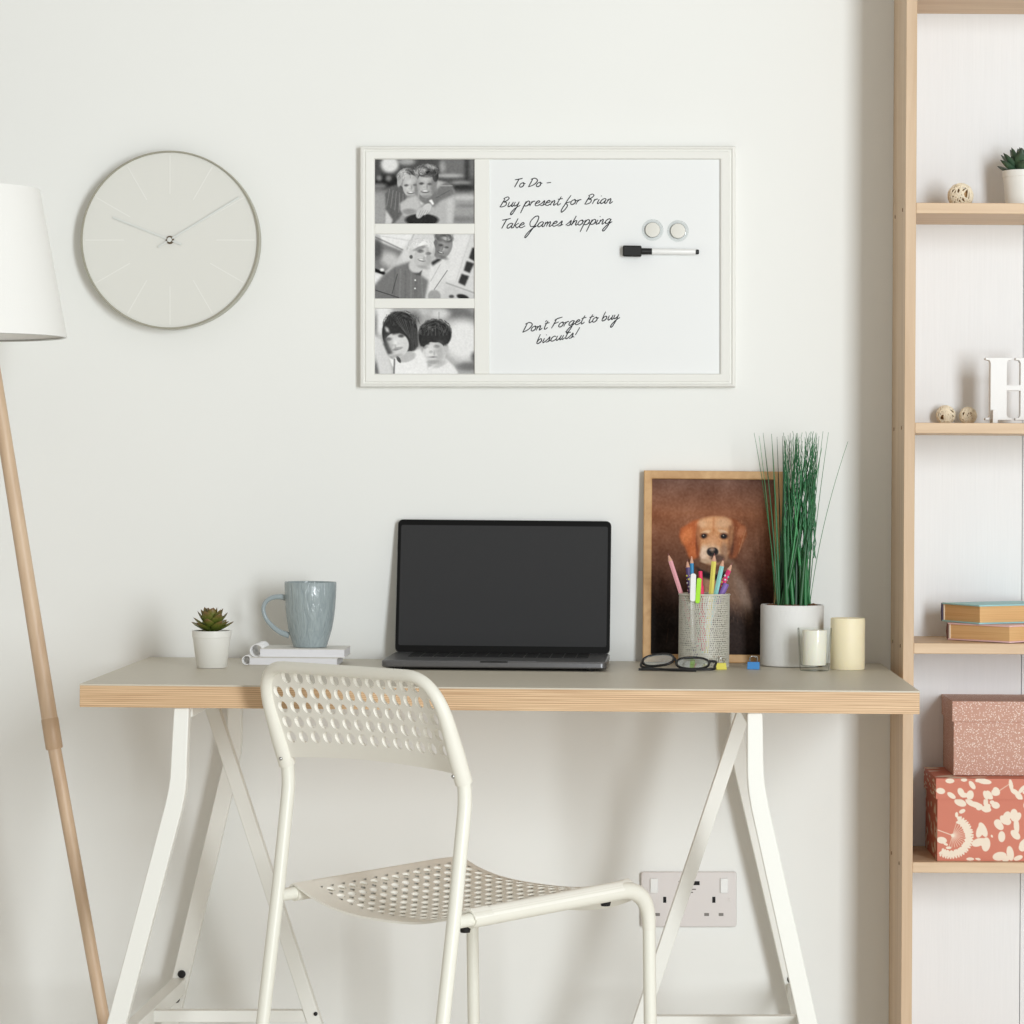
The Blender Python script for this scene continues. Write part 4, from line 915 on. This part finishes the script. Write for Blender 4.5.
# pencil cup
cup = on_desk(703.7, -.125); CR = .0380; CHt = .1105
pc = thing('pencil_cup', 'silver perforated metal pencil cup holding pencils and pens in front of the puppy picture', 'pencil cup', cup, (0, TILT, 0))
NC, NR = 68, 33
def cfn(u, v, t): a = u * 2 * pi; r = CR - t; return Vector((cos(a) * r, sin(a) * r, .003 + v * (CHt - .006)))
g = G(); cells = []
random.seed(5)
for r in range(NR):
    sh_ = random.random() / NC
    for i in range(NC):
        u0, u1, v0_, v1_ = i / NC + sh_, (i + 1) / NC + sh_, r / NR, (r + 1) / NR; k = random.uniform(.22, .43); k2 = random.uniform(.22, .43)
        cells.append((u0, u1, v0_, v1_, (u0 + u1) / 2 + random.uniform(-1, 1) * (.46 - k) / NC * .8, (v0_ + v1_) / 2 + random.uniform(-1, 1) * (.46 - k2) / NR * .8, k / NC, k2 / NR))
perforate(g, cfn, cells, .0006, 8)
part('wall', g, M['perf'], pc)
part('rim', G().tube([(cos(a) * (CR - .0004), sin(a) * (CR - .0004), CHt - .002) for a in [2 * pi * i / 72 for i in range(72)]], .0016, 8, closed=True), M['perf'], pc, smooth=True)
part('base', G().lathe([(0, 0), (CR, 0), (CR + .0006, .0015), (CR, .0035), (0, .0035)], 72), M['perf'], pc, smooth=True)
def stick(name, label, cat, tip, rimpt, L, r, build, group='pencils and pens in the cup'):
    """tip and rimpt: photo pixels with depth; the thing runs from the tip down through the rim point"""
    T = W(*tip); Rm = W(*rimpt); d = (Rm - T).normalized()
    bot = T + d * L
    o = thing(name, label, cat, bot, group=group)
    o.rotation_mode = 'QUATERNION'; o.rotation_quaternion = (-d).to_track_quat('Z', 'Y')
    build(o, L, r); return o
def pencil_build(body, rings=None):
    def f(o, L, r):
        cone = .0125
        b = part('barrel', G().lathe([(0, 0), (r, 0), (r, L - cone), (0, L - cone)], 6), M[body], o)
        if rings:
            n = int((L - cone - .006) / .0055); gs_ = {c_: G() for c_ in rings}
            for i in range(n):
                for k in range(3):
                    a = (i * 1.1 + k * 2 * pi / 3) % (2 * pi); gs_[rings[(i + k) % len(rings)]].sphere((cos(a) * r * .80, sin(a) * r * .80, .004 + i * .0055), .0017, 8)
            for c_, g_ in gs_.items(): part('printed_spots', g_, M[c_], b, smooth=True)
        part('sharpened_end', G().lathe([(0, L - cone), (r * .97, L - cone), (r * .3, L - .004), (0, L - .004)], 12), M['raw'], o, smooth=True)
        part('lead', G().lathe([(0, L - .004), (r * .3, L - .004), (.0002, L), (0, L)], 10), M['lead'], o, smooth=True)
    return f
cd = -.125
stick('pencil', 'pale pink pencil leaning furthest left in the pencil cup', 'pencil', (667.8, 553, cd - .005), (680.6, 592, cd - .005), .132, .0036, pencil_build('pink'))
stick('pencil', 'purple spotted pencil behind the white pen in the cup', 'pencil', (687.2, 559, cd + .005), (690.2, 594, cd + .004), .15, .0034, pencil_build('navy', ['white_plastic', 'clipyellow', 'pink']))
stick('pencil', 'yellow pencil standing upright near the middle of the pencil cup', 'pencil', (714.6, 553, cd - .012), (711.2, 592, cd - .012), .15, .0040, pencil_build('yellow'))
stick('pencil', 'pale turquoise pencil right of the yellow one in the cup', 'pencil', (723.6, 558, cd - .006), (716.2, 592, cd - .006), .146, .0037, pencil_build('cyan'))
stick('pencil', 'hot pink spotted pencil leaning furthest right in the cup', 'pencil', (732.4, 562.5, cd + .008), (719.6, 592, cd + .008), .142, .0036, pencil_build('magenta', ['cyan', 'clipyellow', 'white_plastic']))
def marker_build(o, L, r):
    part('barrel', G().lathe([(0, 0), (r * .8, 0), (r * .8, L - .03), (0, L - .03)], 16), M['white_plastic'], o, smooth=True)
    part('cap', G().lathe([(0, L - .034), (r, L - .034), (r, L - .001), (r * .8, L), (0, L)], 18), M['purple'], o, smooth=True)
stick('felt_pen', 'felt pen with purple cap at the right rim of the cup', 'pen', (726.4, 583.5, cd - .004), (721.6, 594, cd - .004), .085, .0046, marker_build)
def clip_pen(body, top, tipc):
    def f(o, L, r):
        part('barrel', G().lathe([(0, 0), (r * .5, .004), (r, .012), (r, L - .022), (0, L - .022)], 16), M[tipc], o, smooth=True)
        part('push_button', G().lathe([(0, L - .022), (r * .72, L - .022), (r * .72, L - .001), (r * .5, L), (0, L)], 14), M[top], o, smooth=True)
    return f
def clip(o, p0, p1, w, m, at):
    a, b = W(*p0), W(*p1); inv = (Matrix.Translation(o.location) @ o.rotation_quaternion.to_matrix().to_4x4()).inverted()
    g = G(); d = (b - a); n = 10
    R = Matrix(((1, 0, 0), (0, 1, 0), (0, 0, 1)))
    ang = atan2(d.x, d.z); R = Matrix.Rotation(ang, 3, 'Y')
    pl = [(x, z) for x, z in rrect(-w, w, -d.length / 2, d.length / 2, w * .8, 5)]
    g.prism(pl, -.0022, .0010); g.v = [tuple(inv @ (R @ Vector(v) + (a + b) / 2)) for v in g.v]
    part('clip', g, M[m], o, bevel=.0005)
    # bridge over the rim to the barrel
    tq = W(*at); g = G().cyl(inv @ (a.lerp(b, .88)), inv @ tq, w * .7, 8); part('clip_bridge', g, M[m], o)
py = cd - CR + .009
w1 = stick('ballpoint_pen', 'white ballpoint pen with blue end clipped over the rim of the cup', 'pen', (691.8, 562.5, py), (692.4, 592, py), .128, .0040, clip_pen('x', 'blue', 'white_plastic'))
clip(w1, (692.6, 601.5, cd - CR - .0025), (693.4, 573.5, cd - CR + .0015), .0040, 'white_plastic', (692.4, 576, py))
part('pen_tip', G().lathe([(0, .127), (.003, .127), (.0006, .137), (0, .1375)], 12), M['raw'], w1, smooth=True)
w2 = stick('ballpoint_pen', 'neon green and pink ballpoint pen clipped over the rim of the cup', 'pen', (700.4, 571, py), (701.2, 592, py), .122, .0042, clip_pen('x', 'hotpink', 'hotpink'))
clip(w2, (697.4, 603.3, cd - CR - .0028), (699.2, 578, cd - CR + .001), .0034, 'lime', (700.6, 579.5, py))

# binder clips
def binder(px, Y, colr, label, rot, sc=1.0):
    p = on_desk(px, Y); t = thing('binder_clip', label, 'binder clip', p, (0, TILT, rot), group='small binder clips on the desk')
    w = .0078 * sc
    part('body', G().prism([(-.0052 * sc, 0), (.0052 * sc, 0), (.0012 * sc, .0092 * sc), (-.0012 * sc, .0092 * sc)], -w, w, 'x'), M[colr], t, bevel=.0006)
    for e in (-1, 1):
        h = spline([(-.004 * sc, e * .0006, .0085 * sc), (-.0050 * sc, e * .0035 * sc, .0125 * sc), (-.0035 * sc, e * .0060 * sc, .0160 * sc), (.0035 * sc, e * .0060 * sc, .0160 * sc), (.0050 * sc, e * .0035 * sc, .0125 * sc), (.004 * sc, e * .0006, .0085 * sc)], 5)
        part('wire_handle', G().tube(h, .00055, 8), M['steel'], t, smooth=True)
binder(720.6, -.188, 'clipyellow', 'yellow binder clip lying beside the folded glasses', .35, 1.05)
binder(753.5, -.172, 'clipblue', 'bright blue binder clip beside the white grass pot', -.15, 1.15)

# glasses
gp_ = on_desk(678, -.222)
gl = thing('eyeglasses', 'black framed glasses with folded temples lying on the desk', 'glasses', gp_, (0, TILT, 0))
def oval(cx, cz, rx, rz, n=40, k=2.4):
    out = []
    for i in range(n):
        a = 2 * pi * i / n; c_, s_ = cos(a), sin(a); out.append((cx + rx * math.copysign(abs(c_) ** (2 / k), c_), cz + rz * math.copysign(abs(s_) ** (2 / k), s_)))
    return out
LR = radians(62)    # front leans back from upright
def front(x, z, y=0): return Vector((x, z * sin(LR) + y, .0035 + z * cos(LR)))
for (cx_, rot_, dx, dz_) in ((-.0290, .30, -.0065, .003), (.0215, -.02, .0, -.001)):
    pts = oval(0, 0, .0240, .0158); Rz = Matrix.Rotation(rot_ if cx_ < 0 else rot_, 2)
    P3 = []
    yaw = -.35 if cx_ < 0 else .12
    for x, z in pts:
        x2 = x * cos(yaw); y2 = x * sin(yaw)
        v = Vector((cx_ + x2, y2 * .9 + (z + .0158) * sin(LR) - .012, .0034 + (z + .0158) * cos(LR) + (.0035 - x * .08 if cx_ < 0 else 0)))
        if cx_ < 0: v.z += x * .20; v.y += .012
        P3.append(v)
    rim = part('rim', G().tube(P3, .0019, 10, closed=True), M['black'], gl, smooth=True)
    cen = sum(P3, Vector()) / len(P3); nrm = (P3[0] - cen).cross(P3[10] - cen).normalized(); vs = P3 + [v + nrm * .0008 for v in P3]; m_ = len(P3)
    g = G(); g.add(vs, [tuple(range(m_)), tuple(range(2 * m_ - 1, m_ - 1, -1))] + [(i, (i + 1) % m_, m_ + (i + 1) % m_, m_ + i) for i in range(m_)])
    part('lens', g, M['lens_glass'], rim)
    if cx_ < 0: La, Lb = P3[0].copy(), P3[19].copy()
    else: Ra, Rb = P3[20].copy(), P3[2].copy()
part('nose_bridge', G().tube(spline([La, (La + Ra) / 2 + Vector((0, .004, .003)), Ra], 6), .0017, 10), M['black'], gl, smooth=True)
part('temple', G().tube(spline([Rb, Rb + Vector((.011, .002, -.001)), Vector((.0535, -.004, .0065)), Vector((.0525, -.010, .0035)), Vector((.040, -.014, .0030)), Vector((.0, -.013, .0024)), Vector((-.050, -.012, .0022)), Vector((-.058, -.012, .0022))], 8), .0019, 10, flat=None), M['black'], gl, smooth=True)
part('temple', G().tube(spline([Lb, Vector((-.054, .004, .006)), Vector((-.042, -.004, .0034)), Vector((-.012, -.0195, .0024)), Vector((.012, -.0275, .0022)), Vector((.026, -.0285, .0022))], 8), .0019, 10), M['black'], gl, smooth=True)

# potted grass
gpx = on_desk(791.6, -.085)
pg = thing('grass_planter', 'tall green artificial grass in a wide white pot on the desk', 'plant', gpx, (0, TILT, 0))
PR, PH = .0478, .0925
part('pot', G().lathe([(0, 0), (PR - .003, 0), (PR - .0008, .0015), (PR, .005), (PR, PH - .002), (PR - .001, PH), (PR - .003, PH), (PR - .004, PH - .008), (0, PH - .008)], 72), M['pot_textured'], pg, smooth=True)
random.seed(12)
g = G().lathe([(0, PH - .001), (.02, PH - .0005), (.038, PH - .0015), (PR - .0045, PH - .003), (PR - .0045, PH - .008), (0, PH - .008)], 40)
for i in range(60):
    a = random.uniform(0, 2 * pi); r = sqrt(random.random()) * .040; g.sphere((cos(a) * r, sin(a) * r, PH - .0008), random.uniform(.0018, .0035), 6, (1.3, 1, .7))
part('soil', g, M['soil'], pg, label='brown wood chip mulch')
g = G()
def blade(b, tip, bend, w0, w1=.0003, n=14):
    b, tip = Vector(b), Vector(tip); mid = (b + tip) / 2 + Vector(bend)
    pts = bez(b, mid, tip, n); o = len(g.v); g.tube(pts, [w0 + (w1 - w0) * (i / n) ** 1.5 for i in range(n + 1)], 6, flat=(random.uniform(-.5, .5), 1, 0))
    c = lin(random.choice([(26, 62, 38), (40, 104, 58), (50, 122, 70), (66, 142, 86), (34, 86, 46)]))
    for i in range(o, len(g.v)): g.c[i] = c
def pp(px, py, Y): v = W(px, py, Y) - gpx; return v
# outlying blades copied from the photo: base x, tip x, tip y
for bx, tx, ty, w, Y in ((777, 752, 433, .0010, -.07), (778, 761, 433, .0020, -.09), (779, 769.5, 434, .0024, -.075), (781, 775, 437, .0016, -.05), (784, 780.5, 436, .0020, -.08),
                         (808, 826.5, 432, .0008, -.06), (806, 821, 431, .0008, -.08), (809, 846, 441, .0006, -.07), (807, 817, 436, .0020, -.055), (805, 803, 437, .0026, -.085), (775, 757, 436, .0008, -.05)):
    b = pp(bx, 606, Y - .018); b.z = PH - .004; t_ = pp(tx, ty, Y - .020)
    blade(b, t_, ((t_.x - b.x) * -.18 if tx != 846 else -.014, 0, .0), w)
for i in range(46):
    a = random.uniform(0, 2 * pi); r = sqrt(random.random()) * .030
    b = Vector((cos(a) * r * .9, sin(a) * r, PH - .004)); tx = random.gauss(800, 11.0); tx = min(820, max(781, tx)); ty = random.uniform(432, 452) if i % 3 else random.uniform(445, 500)
    t_ = pp(tx, ty, -.085 + random.uniform(-.028, .028)); blade(b, t_, (random.uniform(-.006, .006), 0, 0), random.uniform(.0019, .0036))
part('blades', g, M['blade_painted'], pg, smooth=True, ang=80, label='upright green blades')
# crinkled fine tips among the blades
g = G()
for i in range(42):
    tx = random.uniform(783, 816); yb = random.uniform(500, 560); yt = random.uniform(431, 450); Y = -.085 + random.uniform(-.03, .03)
    b = pp(tx + random.uniform(-3, 1), yb, Y); t_ = pp(tx, yt, Y); n = 22
    pts = [b.lerp(t_, k / n) + Vector((.0012 * sin(k * 1.9 + i), .0012 * cos(k * 1.9 + i), 0)) for k in range(n + 1)]
    g.tube(pts, [.0009 - .0006 * k / n for k in range(n + 1)], 5)
part('fine_stems', g, M['grass'], pg, smooth=True, label='thin crinkled green stems')

# candles
cg = on_desk(814.3, -.190)
gc = thing('glass_candle', 'white candle in a clear tapered glass in front of the grass pot', 'candle', cg, (0, TILT, 0))
part('glass', G().lathe([(0, 0), (.0208, 0), (.0214, .0008), (.0255, .0615), (.0250, .0628), (.0240, .0615), (.0203, .0085), (.0195, .0075), (0, .0070)], 64), M['glass'], gc, smooth=True)
part('wax', G().lathe([(0, .0080), (.0168, .0080), (.0172, .012), (.0182, .0585), (.0175, .0595), (0, .0588)], 48), M['wax_white'], gc, smooth=True)
part('wick', G().cyl((0, 0, .058), (.0005, 0, .0625), .0006, 8), M['wick'], gc)
cp_ = on_desk(847.4, -.155)
pl = thing('pillar_candle', 'ivory wax pillar candle right of the glass candle', 'candle', cp_, (0, TILT, 0))
part('wax', G().lathe([(0, 0), (.0250, 0), (.0258, .0015), (.0256, .04), (.0257, .0740), (.0250, .0762), (.0235, .0760), (.020, .0735), (0, .0730)], 64, jitter=lambda a, z: .006 * sin(3 * a + 40 * z) * sin(2 * a)), M['wax_ivory'], pl, smooth=True)
part('wick', G().cyl((0, 0, .0725), (.0005, .0003, .077), .0007, 8), M['wick'], pl)

# ================================================================== ON THE SHELVES
Z5, Z4, Z3, Z2 = .4429, .7655, 1.0903, 1.4143
def shz(z, x): return z - LN * (x - .4171) + .0002
def shelf_fix(px, Y, z): X = (px - CX) * s_at(Y); return Vector((X, Y, shz(z, X)))
# floral box
X0 = .4705; bx = thing('storage_box', 'coral red storage box with pale floral print on the shelf', 'box', (X0, -.19, shz(Z5, X0) + .0002), (0, LN, 0), group='stacked cardboard boxes')
BWd, BDp, BH, LH = .262, .172, .122, .0305
RED = tuple(lin((200, 117, 94))); CRM = (232, 217, 198)
def petals(c, L):
    for (x, y, rx, ry, rot) in L: c.ell(x, y, rx, ry, CRM, .12, rot)
def boxfront(c, lidpart):
    if lidpart:
        petals(c, [(200, 520, 22, 12, 0), (155, 570, 22, 15, 10), (208, 592, 24, 12, 35), (255, 575, 22, 15, 60), (270, 590, 20, 12, 0), (370, 522, 36, 13, 8), (350, 512, 26, 12, -20), (310, 540, 24, 12, 55), (270, 515, 16, 8, 0), (300, 590, 18, 24, 10), (378, 590, 12, 24, -20), (395, 590, 26, 14, 60), (425, 575, 20, 18, 0), (430, 570, 16, 22, -30), (520, 572, 22, 12, 30), (540, 592, 26, 14, 50), (502, 540, 10, 30, -10), (575, 575, 16, 10, 0), (556, 560, 10, 26, 40)])
        c.line(440, 570, 500, 530, 3, CRM); k = 700
    else:
        petals(c, [(248, 628, 32, 18, 22), (258, 672, 17, 10, -25), (230, 690, 8, 14, 0), (243, 708, 12, 10, 20), (300, 628, 30, 14, 35), (330, 640, 34, 15, 20), (345, 650, 16, 18, 60), (378, 625, 12, 24, 0), (380, 660, 26, 16, 10), (385, 655, 14, 24, 30), (428, 640, 22, 17, 20), (410, 625, 12, 10, 0),
                   (365, 765, 18, 40, -25), (350, 770, 18, 38, 20), (340, 830, 34, 20, -20), (380, 840, 22, 36, 5), (362, 828, 20, 20, 0), (410, 798, 5, 8, -30), (445, 742, 30, 18, 45), (440, 730, 20, 18, 30), (460, 800, 18, 28, 0), (485, 700, 20, 30, 20), (470, 715, 26, 16, 55), (522, 690, 20, 32, 0), (540, 700, 26, 16, -60), (535, 745, 14, 40, -5), (530, 790, 30, 18, 45), (490, 725, 18, 16, 0),
                   (575, 830, 30, 16, -40), (565, 855, 18, 20, 0), (450, 900, 36, 22, -10), (504, 885, 18, 38, -10), (480, 912, 20, 16, 0), (545, 908, 24, 12, -20), (300, 915, 20, 8, 0), (340, 915, 14, 6, 10), (155, 820, 26, 17, 10), (190, 858, 14, 7, 0), (175, 840, 12, 6, 20), (580, 640, 10, 18, 0)])
        for i in range(26):   # ragged crescent round the seed head
            a = radians(-62 + i * 7.2); c.ell(200 + cos(a) * 96, 800 + sin(a) * 94, 15, 8, CRM, .2, math.degrees(a) + random.uniform(-50, 50))
            c.ell(200 + cos(a) * 84, 800 + sin(a) * 84, 14, 7, CRM, .2, math.degrees(a) + random.uniform(-50, 50)); c.ell(200 + cos(a) * 108, 800 + sin(a) * 106, 10, 5, CRM, .2, math.degrees(a) + random.uniform(-30, 30))
        for i in range(16):
            a = radians(-75 + i * 12); c.line(210, 795, 210 + cos(a) * 68, 795 + sin(a) * 60, 3, CRM, .8)
        c.ell(210, 795, 9, 9, CRM, .3); c.line(210, 795, 135, 768, 4, CRM)
    rnd = random.Random(9 if lidpart else 4)
    for i in range(14 if lidpart else 60):
        x = rnd.uniform(600, 1020); y = rnd.uniform(505, 612) if lidpart else rnd.uniform(615, 925); c.ell(x, y, rnd.uniform(14, 30), rnd.uniform(10, 16), CRM, .12, rnd.uniform(0, 180))
def printed_box(name, x0, x1, y0, y1, z0, z1, lidpart, ya, yb, skip=()):
    g = G(); g.bb(x0, x1, y0, y1, z0, z1, skip=('f',) + tuple(skip))
    for i in range(len(g.v)): g.c[i] = RED
    r = (x1 - x0) / (z1 - z0); ny = 44 if lidpart else 150; nx = int(ny * r)
    c = Canvas(132, 132 + (yb - ya) * r, ya, yb, nx, ny, (214, 138, 118) if False else (200, 117, 94)); boxfront(c, lidpart)
    c.put(g, (x0, y0, z1), (x1 - x0, 0, 0), (0, 0, z0 - z1))
    # side and top petals
    rnd = random.Random(21)
    c2 = Canvas(0, 300, 0, 300, 60, 60, (200, 117, 94))
    for i in range(26): c2.ell(rnd.uniform(0, 300), rnd.uniform(0, 300), rnd.uniform(14, 30), rnd.uniform(9, 15), CRM, .2, rnd.uniform(0, 180))
    c2.put(g, (x0 - .0002, y1, z1), (0, y0 - y1, 0), (0, 0, z0 - z1))
    if lidpart: c2.put(g, (x0, y1, z1 + .0002), (x1 - x0, 0, 0), (0, y0 - y1, 0))
    return part(name, g, M['print_box'], bx, recalc=False)
printed_box('body', .0025, BWd - .0025, .0025, BDp - .0025, 0, BH - LH + .0004, False, 608, 925)
printed_box('lid', 0, BWd, 0, BDp, BH - LH, BH, True, 508, 610)
# dotted box
zb = shz(Z5, X0) + BH + .0010
X1_ = .4987; b2 = thing('storage_box', 'dusty pink storage box with tiny white dots standing on the floral box', 'box', (X1_, -.153, zb - LN * .02), (0, LN, 0), group='stacked cardboard boxes')
part('body', G().bb(.0025, .2175, .0025, .1445, 0, .106), M['dotted'], b2, bevel=.0005)
part('lid', G().bb(0, .22, 0, .147, .080, .1105), M['dotted'], b2, bevel=.0005)
# books
def book(label, C0, L, Wd, th, ang, cov, spn, z):
    """C0: nearest corner (x, y); spine lies Wd away along -u; fore side runs along +v"""
    t = thing('book', label, 'book', (C0[0], C0[1], z), (0, 0, ang), group='books lying on the shelf')
    ct = .0022
    part('pages', G().bb(-Wd + .004, -.003, .003, L - .003, ct, th - ct), M['pages_old'], t)
    part('cover', G().bb(-Wd, 0, 0, L, 0, ct), M[cov], t, bevel=.0005); part('cover', G().bb(-Wd, 0, 0, L, th - ct, th), M[cov], t, bevel=.0005)
    part('spine', G().prism([(-Wd - .0012, .001), (-Wd + .0012, .0), (-Wd + .0012, th), (-Wd - .0012, th - .001), (-Wd - .0025, th / 2)], 0, L, 'y'), M[spn], t)
    part('headband', G().bb(-Wd + .0012, -Wd + .0042, .0022, L - .0022, ct, th - ct), M['headband'], t)
u = Vector((.082, -.090)); book('pale pink book with browned page edges, lower of the two on the shelf', (.578, -.2035), .152, u.length, .0255, atan2(u.y, u.x), 'cover_pink', 'spine_brown', shz(Z4, .49) + .0003)
u = Vector((.045, -.090)); book('pale blue book lying on top of the pink book', (.5375, -.168), .142, u.length + .002, .0285, atan2(u.y, u.x), 'cover_blue', 'spine_dark', shz(Z4, .49) + .0261)
# rattan balls
def ball(px, Y, z, r, label, seed):
    p = shelf_fix(px, Y, z) + Vector((0, 0, r)); rnd = random.Random(seed)
    t = thing('rattan_ball', label, 'decorative ball', p, group='woven rattan balls on the shelves')
    g = G()
    for i in range(30):
        ax = Vector((rnd.gauss(0, 1), rnd.gauss(0, 1), rnd.gauss(0, 1))).normalized(); o_ = rnd.uniform(-.35, .35) * r; a = ax.orthogonal().normalized(); b = ax.cross(a); rr = sqrt(r * r - o_ * o_) - .0008
        ph = rnd.uniform(0, 6)
        g.tube([ax * (o_ + .0008 * sin(3 * k * 2 * pi / 28 + ph)) + (a * cos(k * 2 * pi / 28) + b * sin(k * 2 * pi / 28)) * rr * (1 - .03 * rnd.random()) for k in range(28)], .00095 * (r / .0146) ** .5, 6, closed=True)
    part('weave', g, M['rattan'], t, smooth=True); part('core', G().sphere((0, 0, 0), r * .62, 20), M['rattan_dark'], t, smooth=True)
ball(960.6, -.1, Z2, .0195, 'largest woven rattan ball, alone on the upper shelf beside the succulent', 1)
ball(945.8, -.03, Z3, .0150, 'left rattan ball of the pair beside the white letter', 2)
ball(968, -.035, Z3, .0138, 'right rattan ball of the pair, next to the white letter', 3)
# letter
LYd = -.12; lpz = shelf_fix(1004, LYd, Z3)
le = thing('letter_ornament', 'white wooden capital letter H standing on the shelf', 'ornament', lpz, (0, LN, 0))
def lz(x, y): return ((x - 1004) * s_at(LYd), (422.5 - y) * s_at(LYd) + .0018)
def stem(xa, xb):
    pts = [(xa - 5, 357.7), (xb + 5, 357.7), (xb + 5, 359.8)] + [(xb + 1.2, 360.4), (xb, 363)] + [(xb, 415)] + [(xb + 1.2, 417.3), (xb + 5, 418), (xb + 5, 420), (xa - 5, 420), (xa - 5, 418), (xa - 1.2, 417.3), (xa, 415), (xa, 363), (xa - 1.2, 360.4), (xa - 5, 359.8)]
    return [lz(*q_) for q_ in pts]
g = G().prism(stem(989.5, 1006), -.009, .009); g.prism(stem(1019.5, 1036), -.009, .009); g.prism([lz(*q_) for q_ in ((1005, 385), (1020, 385), (1020, 390.5), (1005, 390.5))], -.0088, .0088)
part('letter_body', g, M['letter'], le, bevel=.0006)
for xa in (991, 1030):
    part('foot', G().prism([lz(*q_) for q_ in ((xa, 410), (xa + 5, 410), (xa + 5, 423.6), (xa, 423.6))], -.022, .014), M['letter'], le, bevel=.0005)
# shelf succulent
sp_ = shelf_fix(1021.8, -.08, Z2)
s2 = thing('potted_succulent', 'dark green spiky succulent in a white pot on the upper shelf', 'plant', sp_)
small_pot(s2, .0595, .024, .0292)
g = G(); random.seed(8)
for cnt, el, L, w, z, off in ((6, 30, .040, .017, .055, 25), (7, 50, .042, .019, .057, 0), (6, 68, .041, .018, .059, 22), (3, 82, .038, .014, .061, 0)):
    for i in range(cnt):
        a = radians(off + 360 * i / cnt); e = radians(el + random.uniform(-5, 5)); leaf(g, (cos(a) * .006, sin(a) * .006, z - .004), (cos(a) * cos(e), sin(a) * cos(e), sin(e)), (0, 0, 1) if el < 80 else (-cos(a), -sin(a), 0), L, w, .006, .02, ((44, 70, 52), (78, 110, 84), (46, 60, 48)))
nb_ = len(g.v)
g.cyl((0, 0, .050), (0, 0, .062), .006, 10)
for i in range(nb_, len(g.v)): g.c[i] = lin((60, 80, 60))
part('rosette', g, M['leaf_painted'], s2, smooth=True, ang=60)

# ================================================================== LIGHT AND CAMERA
sc_ = bpy.context.scene
w = bpy.data.worlds.new('room_light'); sc_.world = w; w.use_nodes = True
bg = w.node_tree.nodes['Background']; bg.inputs['Color'].default_value = (1.0, .95, .86, 1); bg.inputs['Strength'].default_value = .475
def area(name, loc, target, sx_, sy_, power, col):
    l = bpy.data.lights.new(name, 'AREA'); l.shape = 'RECTANGLE'; l.size = sx_; l.size_y = sy_; l.energy = power; l.color = col
    o = bpy.data.objects.new(name, l); C.objects.link(o); o.location = loc
    o.rotation_euler = (Vector(target) - Vector(loc)).to_track_quat('-Z', 'Y').to_euler(); return o
area('key_light', (1.92, -5.0, 1.40), (-.1, 0, .95), .74, 2.2, 164, (.915, .965, 1.0))
cam = bpy.data.cameras.new('camera'); co = bpy.data.objects.new('camera', cam); C.objects.link(co); sc_.camera = co
co.location = (0, -CD, CH); co.rotation_euler = (pi / 2, 0, 0)
cam.sensor_width = 36; cam.lens = F / 1024 * 36; cam.shift_x = (512 - CX) / 1024; cam.shift_y = (CY - 512) / 1024
cam.clip_start = .05
vs_ = sc_.view_settings; vs_.view_transform = 'Standard'; vs_.look = 'None'; vs_.exposure = .015; vs_.gamma = 1; vs_.use_curve_mapping = False
